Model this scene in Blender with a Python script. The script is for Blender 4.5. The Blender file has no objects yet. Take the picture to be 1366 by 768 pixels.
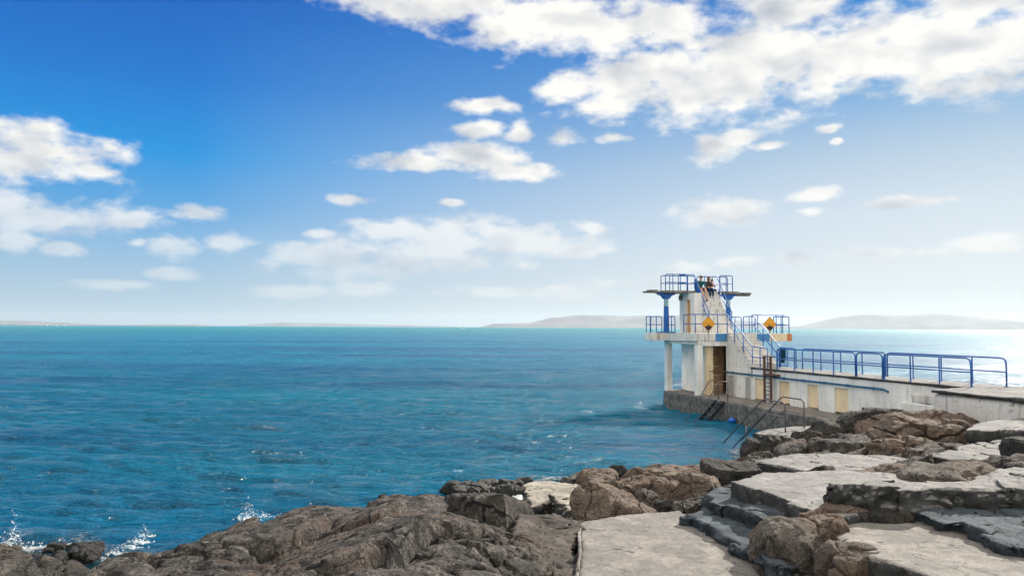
import bpy, bmesh, math, random
import numpy as np
from mathutils import Vector, Matrix, noise as mnoise
R = math.radians
random.seed(7)
scene = bpy.context.scene
COL = scene.collection

# ------------------------------------------------------------------ camera
EYE = Vector((0.0, 0.0, 4.75))
F_PX = 1000.0                                   # focal length in pixels of the 1366 px wide photograph
CAM_M = Matrix.Rotation(R(90 + 2.977), 3, 'X') @ Matrix.Rotation(R(0.27), 3, 'Z')
cam_data = bpy.data.cameras.new('camera')
cam_data.sensor_width = 36.0
cam_data.lens = 36.0 * F_PX / 1366.0
cam_data.clip_start = 0.1
cam_data.clip_end = 80000
cam = bpy.data.objects.new('camera', cam_data)
cam.matrix_world = Matrix.Translation(EYE) @ CAM_M.to_4x4()
COL.objects.link(cam)
scene.camera = cam

def ray(px, py):
    return CAM_M @ Vector(((px - 683.0) / F_PX, -(py - 384.0) / F_PX, -1.0))
def P(px, py, z):
    """world point seen at a photo pixel, lying at height z"""
    d = ray(px, py)
    return EYE + d * ((z - EYE.z) / d.z)
def Q(px, py, Y):
    d = ray(px, py)
    return EYE + d * (Y / d.y)

# ------------------------------------------------------------------ light
SUN_AZ, SUN_EL = 43.0, 31.0                      # degrees right of +Y, above the horizon
sdir = Vector((math.sin(R(SUN_AZ)) * math.cos(R(SUN_EL)), math.cos(R(SUN_AZ)) * math.cos(R(SUN_EL)), math.sin(R(SUN_EL))))
sun_d = bpy.data.lights.new('sun', 'SUN')
sun_d.energy = 5.0
sun_d.angle = R(0.6)
sun_d.color = (1.0, 0.93, 0.82)
sun = bpy.data.objects.new('sun', sun_d)
sun.rotation_euler = (-sdir).to_track_quat('-Z', 'Y').to_euler()
sun.location = (40, 20, 60)
COL.objects.link(sun)

vs = scene.view_settings
vs.view_transform = 'Standard'
vs.look = 'None'
vs.exposure = 0.6
vs.gamma = 1
vs.use_curve_mapping = False
scene.cycles.max_bounces = 6
scene.cycles.diffuse_bounces = 3
scene.cycles.glossy_bounces = 3
scene.cycles.volume_bounces = 0
scene.cycles.use_adaptive_sampling = True
scene.cycles.caustics_reflective = False
scene.cycles.sample_clamp_indirect = 6

# ------------------------------------------------------------------ node helper
class NT:
    def __init__(s, tree):
        s.t = tree; s.n = tree.nodes; s.l = tree.links
    def new(s, typ, **kw):
        nd = s.n.new(typ)
        for k, v in kw.items(): setattr(nd, k, v)
        return nd
    def put(s, sock, v):
        if v is None: return
        if hasattr(v, 'is_output'): s.l.new(v, sock)
        else: sock.default_value = v
    def math(s, op, a, b=None, c=None, clamp=False):
        nd = s.new('ShaderNodeMath', operation=op, use_clamp=clamp)
        for i, v in enumerate((a, b, c)): s.put(nd.inputs[i], v)
        return nd.outputs[0]
    def vm(s, op, a, b=None, out=0):
        nd = s.new('ShaderNodeVectorMath', operation=op)
        s.put(nd.inputs[0], a)
        if op == 'SCALE': s.put(nd.inputs[3], b)
        elif b is not None: s.put(nd.inputs[1], b)
        return nd.outputs[out]
    def mapr(s, v, a, b, c=0.0, d=1.0, smooth=False):
        nd = s.new('ShaderNodeMapRange', interpolation_type='SMOOTHSTEP' if smooth else 'LINEAR')
        for i, x in enumerate((v, a, b, c, d)): s.put(nd.inputs[i], x)
        return nd.outputs[0]
    def mix(s, f, a, b, mode='MIX'):
        nd = s.new('ShaderNodeMix', data_type='RGBA', blend_type=mode, clamp_factor=True)
        s.put(nd.inputs[0], f)
        for i, v in ((6, a), (7, b)):
            if isinstance(v, tuple) and len(v) == 3: v = (*v, 1)
            s.put(nd.inputs[i], v)
        return nd.outputs[2]
    def noise(s, vec, scale, detail=4, rough=0.55, dist=0.0, out=0):
        nd = s.new('ShaderNodeTexNoise')
        s.put(nd.inputs['Vector'], vec); nd.inputs['Scale'].default_value = scale
        nd.inputs['Detail'].default_value = detail; nd.inputs['Roughness'].default_value = rough
        nd.inputs['Distortion'].default_value = dist
        return nd.outputs[out]
    def voro(s, vec, scale, feature='F1', out=0, rnd=1.0):
        nd = s.new('ShaderNodeTexVoronoi', feature=feature)
        s.put(nd.inputs['Vector'], vec); nd.inputs['Scale'].default_value = scale
        nd.inputs['Randomness'].default_value = rnd
        return nd.outputs[out]
    def ramp(s, f, stops, interp='LINEAR'):
        nd = s.new('ShaderNodeValToRGB'); cr = nd.color_ramp; cr.interpolation = interp
        while len(cr.elements) < len(stops): cr.elements.new(0.5)
        for e, (p, c) in zip(cr.elements, stops):
            e.position = p
            e.color = (*c, 1) if len(c) == 3 else c
        s.put(nd.inputs[0], f)
        return nd.outputs[0]
    def bump(s, h, strength, dist, normal=None):
        nd = s.new('ShaderNodeBump')
        nd.inputs['Strength'].default_value = strength; nd.inputs['Distance'].default_value = dist
        s.put(nd.inputs['Height'], h); s.put(nd.inputs['Normal'], normal)
        return nd.outputs[0]
    def scalev(s, vec, sc):
        return s.vm('MULTIPLY', vec, sc)

# ------------------------------------------------------------------ sky with clouds
world = bpy.data.worlds.new('World')
scene.world = world
world.use_nodes = True
N = NT(world.node_tree)
N.n.clear()
out = N.new('ShaderNodeOutputWorld')
bg = N.new('ShaderNodeBackground')
bg.inputs[1].default_value = 0.1
N.l.new(bg.outputs[0], out.inputs[0])
sky = N.new('ShaderNodeTexSky', sky_type='NISHITA')
sky.sun_disc = False
sky.sun_elevation = R(SUN_EL)
sky.sun_rotation = R(SUN_AZ)
sky.air_density = 1.0; sky.dust_density = 0.6; sky.ozone_density = 2.0
tc = N.new('ShaderNodeTexCoord')
gen = tc.outputs['Generated']
sep = N.new('ShaderNodeSeparateXYZ'); N.l.new(gen, sep.inputs[0])
gx, gy, gz = sep.outputs
az = N.math('ARCTAN2', gx, gy)
el = N.math('ARCSINE', gz)
hor = N.vm('NORMALIZE', N.vm('MULTIPLY', gen, (1, 1, 0)))
ds = N.vm('DOT_PRODUCT', hor, (math.sin(R(SUN_AZ)), math.cos(R(SUN_AZ)), 0), out=1)
tsun = N.mapr(ds, 0.40, 0.985)
def lin(c): return tuple(((x / 255) / 12.92 if x / 255 <= 0.04045 else ((x / 255 + 0.055) / 1.055) ** 2.4) for x in c)
eln = N.mapr(el, -0.02, 1.2, 0, 1)
def E(deg): return (R(deg) + 0.02) / 1.22
def lv(c, k=0.66): return tuple(v * k for v in lin(c))
left = N.ramp(eln, [(E(-1), lv((186, 208, 220))), (E(2), lv((176, 202, 220))), (E(5), lv((150, 190, 222))), (E(8), lv((92, 166, 222))),
                    (E(12), lv((0, 148, 224))), (E(17), lv((0, 118, 208))), (E(23), lv((0, 94, 190))), (E(60), lv((0, 56, 145)))])
right = N.ramp(eln, [(E(-1), lv((232, 231, 227))), (E(4), lv((229, 230, 228))), (E(8), lv((219, 225, 228))), (E(12), lv((190, 206, 218))),
                     (E(17), lv((112, 166, 214))), (E(23), lv((30, 124, 204))), (E(30), lv((0, 92, 184))), (E(60), lv((8, 78, 160)))])
grad = N.mix(tsun, left, right)
grad10 = N.vm('SCALE', grad, 10.0)
nish = N.vm('MULTIPLY', sky.outputs[0], (0.0, 0.5, 1.0))
base_sky = N.mix(0.94, nish, grad10)

CL = [  # photo pixel centre, radii, weight
 (600,4,130,34),(720,32,120,38),(810,42,100,36),(905,24,100,36),(510,-6,70,22),
 (755,120,46,20),(830,116,90,40),(920,124,110,46),(1000,92,150,62),(1120,66,150,64),(1240,56,160,66),(1360,44,130,72),(1050,14,100,34),(1300,5,120,40),(880,95,90,36),
 (648,142,36,11),(640,174,30,10),(692,180,18,13),(752,188,24,13),(820,183,22,8),
 (560,221,60,11),(640,212,60,17),(700,230,58,11),
 (952,192,34,20),(985,182,30,11),(1022,193,26,6),
 (960,278,66,17),(1085,262,42,10),(1082,284,22,7),(1205,270,42,7),(1104,174,16,6),(1114,190,8,4),
 (1170,340,52,9),(1250,338,40,7),(1310,325,56,11),(990,347,38,8),(1062,345,22,8),(905,355,30,8),
 (45,200,105,36),(112,226,36,14),(50,284,125,24),(170,292,60,13),(255,283,40,11),(20,322,40,14),
 (225,326,42,16),(310,322,32,13),(80,332,30,10),(180,323,14,7),
 (440,340,80,24),(525,308,70,14),(600,322,80,30),(690,320,95,24),(780,330,45,10),(620,348,90,16),(500,355,110,16),(418,308,24,8),
 (470,385,52,10),(380,385,45,9),(240,365,40,9),(140,380,50,8),(470,266,26,7),(605,272,18,5),(800,300,22,10),(700,390,90,10),(850,375,60,8)]
def azel(px, py):
    d = ray(px, py).normalized()
    return math.atan2(d.x, d.y), math.asin(d.z)
ae = N.new('ShaderNodeCombineXYZ'); N.l.new(az, ae.inputs[0]); N.l.new(el, ae.inputs[1])
wob = N.noise(gen, 5.0, 2, 0.5, out=1)
aew = N.vm('ADD', ae.outputs[0], N.vm('MULTIPLY', N.vm('SUBTRACT', wob, (0.5, 0.5, 0.5)), (0.05, 0.02, 0)))
dmin = None
for c in CL:
    a0, e0 = azel(c[0], c[1]); a1, _ = azel(c[0] + c[2], c[1]); _, e1 = azel(c[0], c[1] - c[3])
    rx, ry = abs(a1 - a0), abs(e1 - e0)
    d = N.vm('LENGTH', N.vm('MULTIPLY', N.vm('SUBTRACT', aew, (a0, e0, 0)), (1 / rx, 1 / ry, 0)), out=1)
    if dmin is None: dmin = d
    else: dmin = N.math('SMOOTH_MIN', dmin, d, 0.25)
# unseen bright cloud added out of this view as fill light
behind = N.mapr(gy, 0.45, 0.05, 0, 1, True)
upm = N.mapr(el, R(33), R(45), 0, 1, True)
fill_cloud = N.math('MAXIMUM', behind, upm)
bigN = N.noise(N.vm('MULTIPLY', gen, (1, 1, 1.8)), 2.4, 4, 0.55)
otherd = N.math('SUBTRACT', 2.9, N.math('MULTIPLY', fill_cloud, N.math('MULTIPLY', bigN, 4.6)))
dmin = N.math('MINIMUM', dmin, otherd)
def cloudnoise(vec):
    a = N.noise(vec, 15.0, 7, 0.52, 0.15)
    b = N.noise(vec, 40.0, 6, 0.55, 0.15)
    return N.math('ADD', N.math('MULTIPLY', a, 0.66), N.math('MULTIPLY', b, 0.34))
cvec = N.vm('MULTIPLY', gen, (1.0, 1.0, 1.9))
n0 = cloudnoise(cvec)
n1 = cloudnoise(N.vm('ADD', cvec, (sdir.x * 0.012, sdir.y * 0.012, 0.026)))
fld = N.math('ADD', N.math('SUBTRACT', 1.0, dmin), N.math('MULTIPLY', N.math('SUBTRACT', n0, 0.5), 3.9))
dens = N.mapr(fld, -0.36, 0.62, 0, 1, True)
low = N.mapr(el, R(2), R(11), 0.55, 1.0)
dens = N.math('MULTIPLY', dens, low)
r0 = N.noise(cvec, 12.0, 3, 0.45, 0.1); r1 = N.noise(N.vm('ADD', cvec, (sdir.x * 0.02, sdir.y * 0.02, 0.045)), 12.0, 3, 0.45, 0.1)
relief = N.math('ADD', N.math('MULTIPLY', N.math('SUBTRACT', r0, r1), 1.9), N.math('MULTIPLY', N.math('SUBTRACT', n0, n1), 0.7))
core = N.mapr(fld, 0.5, 2.2, 0, 0.22)
lightf = N.math('ADD', N.math('SUBTRACT', 0.86, core), relief, clamp=True)
ccol = N.mix(lightf, lv((170, 180, 196), 6.6), lv((254, 252, 247), 6.7))
ccol = N.vm('MULTIPLY', ccol, N.mix(fill_cloud, (1, 1, 1), (2.15, 2.0, 1.75)))  # added cloud brightened and warmed to fill the shaded faces
ccol = N.mix(N.mapr(el, R(1), R(10), 0.45, 0.0), ccol, grad10)
final = N.mix(dens, base_sky, ccol)
# the sea side below the horizon
below = N.mapr(gz, -0.03, -0.006, 1, 0)
final = N.mix(below, final, (0.9, 1.6, 2.0))
N.l.new(final, bg.inputs[0])
world.cycles.sampling_method = 'MANUAL'
world.cycles.sample_map_resolution = 512

# ------------------------------------------------------------------ object helpers
def tag(o, label=None, cat=None, group=None, kind=None):
    if label: o['label'] = label
    if cat: o['category'] = cat
    if group: o['group'] = group
    if kind: o['kind'] = kind
    return o
TOWER_A = R(15)
O2 = Vector((13.27, 37.55))
UD = Vector((-math.sin(TOWER_A), math.cos(TOWER_A))); VD = Vector((math.cos(TOWER_A), math.sin(TOWER_A)))
def W(v, u, z):
    p = O2 + VD * v + UD * u
    return Vector((p.x, p.y, z))
TM = Matrix.Translation((O2.x, O2.y, 0)) @ Matrix.Rotation(TOWER_A, 4, 'Z')   # local (v,u,z) -> world
def root(name, base, label=None, cat=None, group=None, local=False):
    """Empty at a thing's base; base in pier axes (v,u,z) when local"""
    o = bpy.data.objects.new(name, None)
    o.empty_display_size = 0.3
    M = (TM @ Matrix.Translation(base)) if local else Matrix.Translation(base)
    o.matrix_world = M
    COL.objects.link(o)
    o['_b'] = tuple(base)
    return tag(o, label, cat, group)
def finish(bm, name, mat, parent=None, base=None, local=False, smooth=False, recalc=True):
    if recalc: bmesh.ops.recalc_face_normals(bm, faces=bm.faces)
    me = bpy.data.meshes.new(name)
    bm.to_mesh(me); bm.free()
    return link(me, name, mat, parent, base, local, smooth)
def link(me, name, mat, parent=None, base=None, local=False, smooth=False):
    o = bpy.data.objects.new(name, me)
    COL.objects.link(o)
    if mat is not None:
        for m in (mat if isinstance(mat, (list, tuple)) else [mat]): me.materials.append(m)
    if smooth:
        me.polygons.foreach_set('use_smooth', [True] * len(me.polygons))
    if parent is not None:
        rt = parent
        while rt.parent: rt = rt.parent
        b = Vector(rt['_b'])
        me.transform(Matrix.Translation(-b))
        o.parent = parent
    else:
        b = Vector(base if base is not None else (0, 0, 0))
        me.transform(Matrix.Translation(-b))
        o.matrix_world = (TM @ Matrix.Translation(b)) if local else Matrix.Translation(b)
        o['_b'] = tuple(b)
    return o
def box(bm, x0, x1, y0, y1, z0, z1):
    vv = [bm.verts.new((x, y, z)) for z in (z0, z1) for y in (y0, y1) for x in (x0, x1)]
    for f in ((0, 2, 3, 1), (4, 5, 7, 6), (0, 1, 5, 4), (1, 3, 7, 5), (3, 2, 6, 7), (2, 0, 4, 6)):
        bm.faces.new([vv[i] for i in f])
    return vv
def boxes(*bs):
    bm = bmesh.new()
    for b in bs: box(bm, *b)
    return bm
def bevel(bm, w, seg=1):
    bmesh.ops.bevel(bm, geom=bm.edges[:], offset=w, segments=seg, profile=0.5, affect='EDGES', clamp_overlap=True)
    return bm
def prism(bm, poly, z0, z1):
    a = [bm.verts.new((p[0], p[1], z0)) for p in poly]
    b = [bm.verts.new((p[0], p[1], z1)) for p in poly]
    n = len(poly)
    bm.faces.new(a[::-1]); bm.faces.new(b)
    for i in range(n): bm.faces.new((a[i], a[(i + 1) % n], b[(i + 1) % n], b[i]))
def fillet(pts, r, seg=5):
    pts = [Vector(p) for p in pts]
    if r <= 0: return pts
    res = [pts[0]]
    for i in range(1, len(pts) - 1):
        a, b, c = pts[i - 1], pts[i], pts[i + 1]
        d1, d2 = (a - b), (c - b)
        l = min(r, d1.length * 0.48, d2.length * 0.48)
        p0, p2 = b + d1.normalized() * l, b + d2.normalized() * l
        for k in range(seg + 1):
            t = k / seg
            res.append(p0 * (1 - t) ** 2 + b * 2 * t * (1 - t) + p2 * t * t)
    res.append(pts[-1])
    return res
def tube(bm, pts, rad, r=0.0, seg=8):
    pts = fillet(pts, r)
    rings = []
    up = Vector((0, 0, 1))
    for i, p in enumerate(pts):
        t = (pts[min(i + 1, len(pts) - 1)] - pts[max(i - 1, 0)]).normalized()
        ref = up if abs(t.dot(up)) < 0.9 else Vector((0, 1, 0)) if abs(t.y) < 0.9 else Vector((1, 0, 0))
        if rings: ref = last - t * last.dot(t)
        x = t.cross(ref).normalized() if not rings else ref.normalized()
        last = x
        y = t.cross(x)
        rings.append([bm.verts.new(p + (x * math.cos(2 * math.pi * k / seg) + y * math.sin(2 * math.pi * k / seg)) * rad) for k in range(seg)])
    for a, b in zip(rings, rings[1:]):
        for k in range(seg): bm.faces.new((a[k], a[(k + 1) % seg], b[(k + 1) % seg], b[k]))
    bm.faces.new(rings[0][::-1]); bm.faces.new(rings[-1])

# ------------------------------------------------------------------ numpy noise
def _h(ix, iy, iz, s=0):
    with np.errstate(over='ignore'):
        n = (ix.astype(np.int64) * 374761393 + iy.astype(np.int64) * 668265263 + iz.astype(np.int64) * 2147483647 + s * 144269504) & 0xffffffff
        n = ((n ^ (n >> 13)) * 1274126177) & 0xffffffff
        n = ((n ^ (n >> 16)) * 2246822519) & 0xffffffff
        return ((n ^ (n >> 15)) & 0xffffff) / float(0xffffff)
def vnoise(p, s=0):
    i = np.floor(p).astype(np.int64); f = p - i; f = f * f * f * (f * (f * 6 - 15) + 10)
    r = 0
    for dx in (0, 1):
        for dy in (0, 1):
            for dz in (0, 1):
                w = (f[:, 0] if dx else 1 - f[:, 0]) * (f[:, 1] if dy else 1 - f[:, 1]) * (f[:, 2] if dz else 1 - f[:, 2])
                r = r + w * _h(i[:, 0] + dx, i[:, 1] + dy, i[:, 2] + dz, s)
    return r * 2 - 1
def fbm(p, oct=5, s=0, gain=0.5, lac=2.07):
    a, r, t = 1.0, 0, 0
    for o in range(oct):
        r = r + a * vnoise(p + 13.7 * o, s + o); t += a; a *= gain; p = p * lac
    return r / t
def voronoi(p, s=0):
    """F1, F2 and the random value of the nearest cell; 3D points"""
    i = np.floor(p).astype(np.int64)
    F1 = np.full(len(p), 9.0); F2 = np.full(len(p), 9.0); R1 = np.zeros(len(p)); C = np.zeros((len(p), 3))
    flat = np.ptp(p[:, 2]) < 1e-9
    for dx in (-1, 0, 1):
        for dy in (-1, 0, 1):
            for dz in ((0,) if flat else (-1, 0, 1)):
                cx, cy, cz = i[:, 0] + dx, i[:, 1] + dy, i[:, 2] + dz
                q = np.stack([cx + _h(cx, cy, cz, s + 1), cy + _h(cx, cy, cz, s + 2), (cz + _h(cx, cy, cz, s + 3)) if not flat else p[:, 2]], 1)
                d = np.sqrt(((q - p) ** 2).sum(1))
                m = d < F1
                F2 = np.where(m, F1, np.minimum(F2, d))
                R1 = np.where(m, _h(cx, cy, cz, s + 4), R1)
                C = np.where(m[:, None], q, C)
                F1 = np.where(m, d, F1)
    return F1, F2, R1, C
def sstep(a, b, x):
    t = np.clip((x - a) / (b - a), 0, 1); return t * t * (3 - 2 * t)
def grid_mesh(name, V, nr, nc):
    me = bpy.data.meshes.new(name)
    i = np.arange((nr - 1) * (nc - 1)); r = i // (nc - 1); c = i % (nc - 1)
    a = r * nc + c
    quads = np.stack([a, a + 1, a + nc + 1, a + nc], 1)
    me.vertices.add(len(V)); me.vertices.foreach_set('co', V.astype(np.float32).ravel())
    me.loops.add(quads.size); me.loops.foreach_set('vertex_index', quads.astype(np.int32).ravel())
    me.polygons.add(len(quads)); me.polygons.foreach_set('loop_start', (np.arange(len(quads)) * 4).astype(np.int32))
    me.polygons.foreach_set('use_smooth', np.ones(len(quads), bool))
    me.update(calc_edges=True)
    return me
def get_co(me):
    a = np.empty(len(me.vertices) * 3, np.float32); me.vertices.foreach_get('co', a); return a.reshape(-1, 3).astype(np.float64)
def set_co(me, a):
    me.vertices.foreach_set('co', a.astype(np.float32).ravel()); me.update()
def get_no(me):
    return np.array([tuple(v.normal) for v in me.vertices])
def voxel(bm, size):
    """uniform remesh of a closed bmesh"""
    me = bpy.data.meshes.new('tmp'); bm.to_mesh(me); bm.free()
    o = bpy.data.objects.new('tmp', me); COL.objects.link(o)
    m = o.modifiers.new('r', 'REMESH'); m.mode = 'VOXEL'; m.voxel_size = size
    s = o.modifiers.new('s', 'SMOOTH'); s.iterations = 2; s.factor = 0.5
    dg = bpy.context.evaluated_depsgraph_get()
    new = bpy.data.meshes.new_from_object(o.evaluated_get(dg))
    bpy.data.objects.remove(o); bpy.data.meshes.remove(me)
    return new

# ------------------------------------------------------------------ materials
def material(name):
    m = bpy.data.materials.new(name); m.use_nodes = True
    n = NT(m.node_tree); b = m.node_tree.nodes['Principled BSDF']
    g = n.new('ShaderNodeNewGeometry')
    return m, n, b, g.outputs['Position']
def rock_mat(name, c_dark, c_mid, c_light, c_warm, warm=0.5, wet=True, crack=True, sc=1.0, ckv=1.0, joints=False):
    m, n, b, pos = material(name)
    big = n.noise(pos, 0.55 * sc, 4, 0.6)
    med = n.noise(pos, 3.2 * sc, 6, 0.65)
    fine = n.noise(pos, 26 * sc, 5, 0.7)
    grain = n.noise(pos, 130, 3, 0.7)
    f = n.math('ADD', n.math('MULTIPLY', med, 0.6), n.math('MULTIPLY', fine, 0.45))
    c = n.ramp(f, [(0.38, c_dark), (0.52, c_mid), (0.64, c_light)])
    c = n.mix(n.mapr(big, 0.5 - 0.12 * warm, 0.72 - 0.12 * warm, 0, 0.85, True), c, c_warm)
    # lichen and salt: pale blots, dark weed blots
    l = n.mapr(n.noise(pos, 5.5, 7, 0.75), 0.58, 0.68, 0, 0.75)
    c = n.mix(n.math('MULTIPLY', l, n.mapr(n.noise(pos, 1.3, 2), 0.45, 0.6)), c, tuple(min(1, x * 1.7) for x in c_light))
    k = n.mapr(n.noise(pos, 8.5, 6, 0.7), 0.57, 0.66, 0, 0.7)
    c = n.mix(k, c, tuple(x * 0.35 for x in c_dark))
    c = n.mix(0.5, c, n.ramp(grain, [(0.3, (0.25, 0.25, 0.25)), (0.5, (1, 1, 1)), (0.7, (1.0, 1.0, 1.0))]), 'MULTIPLY')
    if crack:
        wv0 = n.vm('ADD', pos, n.vm('SCALE', n.noise(pos, 1.5, 3, out=1), 0.8))
        e0_ = n.voro(wv0, 2.3 * sc, 'DISTANCE_TO_EDGE')
        kk = n.math('MULTIPLY', n.mapr(e0_, 0.010, 0.026, 0.8 * ckv, 0), n.mapr(big, 0.4, 0.55))
        c = n.mix(kk, c, (0.012, 0.011, 0.01))
        e1_ = n.voro(n.vm('ADD', n.vm('MULTIPLY', pos, (1, 0.6, 1)), n.vm('SCALE', n.noise(pos, 3.5, 3, out=1), 0.35)), 6.5 * sc, 'DISTANCE_TO_EDGE')
        c = n.mix(n.math('MULTIPLY', n.mapr(e1_, 0.015, 0.05, 0.7 * ckv, 0), n.mapr(med, 0.5, 0.6)), c, (0.014, 0.012, 0.01))
    if joints:   # long open joints between the blocks of bedrock
        jv = n.vm('ADD', n.vm('MULTIPLY', pos, (0.9, 0.62, 0.9)), n.vm('SCALE', n.noise(pos, 0.8, 4, 0.6, out=1), 0.9))
        je = n.voro(jv, 1.05, 'DISTANCE_TO_EDGE')
        jk = n.mapr(n.math('ADD', je, n.math('MULTIPLY', n.math('SUBTRACT', fine, 0.5), 0.03)), 0.012, 0.032, 1, 0)
        c = n.mix(n.math('MULTIPLY', jk, 0.9), c, (0.008, 0.0075, 0.007))
    if wet:
        sp = n.new('ShaderNodeSeparateXYZ'); n.l.new(pos, sp.inputs[0])
        w = n.mapr(n.math('ADD', sp.outputs[2], n.math('MULTIPLY', n.noise(pos, 2.0, 4), 0.5)), 0.35, 0.85, 1, 0, True)
        c = n.mix(n.math('MULTIPLY', w, 0.85), c, (0.016, 0.017, 0.012))
        n.l.new(n.mapr(w, 0, 1, 0.85, 0.35), b.inputs['Roughness'])
    else: b.inputs['Roughness'].default_value = 0.88
    n.l.new(c, b.inputs['Base Color'])
    h = n.math('ADD', n.math('MULTIPLY', fine, 0.6), n.math('MULTIPLY', med, 1.0))
    if crack:
        wv = n.vm('ADD', pos, n.vm('SCALE', n.noise(pos, 1.5, 3, out=1), 0.8))
        ed = n.voro(wv, 2.3 * sc, 'DISTANCE_TO_EDGE')
        ck = n.mapr(ed, 0.0, 0.035, 0, 1)
        h = n.math('ADD', h, n.math('MULTIPLY', ck, 0.22))
    if joints: h = n.math('SUBTRACT', h, n.math('MULTIPLY', jk, 0.5))
    n1 = n.bump(h, 1.0, 0.11)
    n2 = n.bump(grain, 0.5, 0.012, n1)
    n.l.new(n2, b.inputs['Normal'])
    b.inputs['Specular IOR Level'].default_value = 0.3
    return m
MAT = {}
MAT['rock'] = rock_mat('brown_grey_bedrock', (0.016, 0.0145, 0.013), (0.068, 0.061, 0.054), (0.23, 0.21, 0.185), (0.13, 0.088, 0.068), 0.25, joints=True)
MAT['rock_warm'] = rock_mat('warm_granite', (0.045, 0.034, 0.027), (0.16, 0.125, 0.10), (0.33, 0.27, 0.22), (0.21, 0.152, 0.118), 0.7, wet=False, ckv=0.8)
MAT['rock_grey'] = rock_mat('grey_granite', (0.04, 0.036, 0.032), (0.12, 0.105, 0.09), (0.25, 0.225, 0.195), (0.17, 0.115, 0.08), 0.8, wet=False, ckv=0.35)
MAT['rock_dark'] = rock_mat('dark_weedy_rock', (0.010, 0.011, 0.011), (0.036, 0.038, 0.038), (0.11, 0.105, 0.095), (0.07, 0.055, 0.04), 0.3)
def concrete(name, col, dirt=0.5, side=(0.017, 0.018, 0.018), patch=None, bumpd=0.035, speck=0.65, algae_shade=0.92):
    m, n, b, pos = material(name)
    a = n.noise(pos, 0.9, 5, 0.65); c1 = n.noise(n.vm('MULTIPLY', pos, (1, 1, 1)), 6, 6, 0.7); g = n.noise(pos, 60, 4, 0.75)
    c = n.mix(n.mapr(a, 0.35, 0.65), tuple(x * 0.78 for x in col), tuple(min(1, x * 1.12) for x in col))
    c = n.mix(n.math('MULTIPLY', n.mapr(c1, 0.5, 0.66), dirt), c, tuple(x * 0.42 for x in col))
    st_ = n.noise(n.vm('ADD', pos, n.vm('SCALE', n.noise(pos, 2.2, 3, out=1), 0.7)), 2.0, 7, 0.72)
    c = n.mix(n.math('MULTIPLY', n.mapr(st_, 0.49, 0.56), dirt * 0.95), c, tuple(x * 0.55 for x in col))
    c = n.mix(n.math('MULTIPLY', n.mapr(st_, 0.45, 0.38), 0.6), c, tuple(min(0.6, x * 1.35) for x in col))
    c = n.mix(n.math('MULTIPLY', n.mapr(n.noise(pos, 17, 6, 0.75), 0.56, 0.66), dirt), c, tuple(x * 0.3 for x in col))
    c = n.mix(speck, c, n.ramp(g, [(0.32, (0.3, 0.29, 0.28)), (0.52, (1, 1, 1))]), 'MULTIPLY')
    cw_ = n.vm('ADD', pos, n.vm('SCALE', n.noise(pos, 1.1, 5, 0.6, out=1), 0.9))
    ce_ = n.voro(cw_, 0.62, 'DISTANCE_TO_EDGE')
    c = n.mix(n.math('MULTIPLY', n.mapr(ce_, 0.003, 0.009, 0.7, 0), n.mapr(a, 0.48, 0.58)), c, tuple(x * 0.12 for x in col))
    # shade is painted into the steep faces, darker than the tops, with algal growth
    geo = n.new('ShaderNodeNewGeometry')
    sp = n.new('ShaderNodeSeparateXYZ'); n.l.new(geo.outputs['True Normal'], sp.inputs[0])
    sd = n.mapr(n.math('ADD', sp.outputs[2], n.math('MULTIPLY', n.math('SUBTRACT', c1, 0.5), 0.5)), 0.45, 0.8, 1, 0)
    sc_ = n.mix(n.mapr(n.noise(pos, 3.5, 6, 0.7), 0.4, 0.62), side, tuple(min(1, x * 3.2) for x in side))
    c = n.mix(n.math('MULTIPLY', sd, algae_shade), c, sc_)
    n.l.new(c, b.inputs['Base Color'])
    b.inputs['Roughness'].default_value = 0.9
    b.inputs['Specular IOR Level'].default_value = 0.25
    h = n.math('ADD', c1, n.math('MULTIPLY', g, 0.45))
    n.l.new(n.bump(h, 0.7, bumpd), b.inputs['Normal'])
    return m
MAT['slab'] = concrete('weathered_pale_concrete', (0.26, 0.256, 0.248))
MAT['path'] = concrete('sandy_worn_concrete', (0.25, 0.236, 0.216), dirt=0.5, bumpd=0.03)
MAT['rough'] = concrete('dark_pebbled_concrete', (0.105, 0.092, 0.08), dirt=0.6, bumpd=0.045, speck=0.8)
MAT['step'] = concrete('shade_blue_concrete', (0.10, 0.125, 0.145), dirt=0.9, bumpd=0.06, side=(0.014, 0.019, 0.024))  # bluish shade is put into the step colour
MAT['quay'] = concrete('sea_worn_quay_concrete', (0.26, 0.24, 0.215), dirt=0.7, side=(0.06, 0.06, 0.055), bumpd=0.04, speck=0.7)
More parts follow.
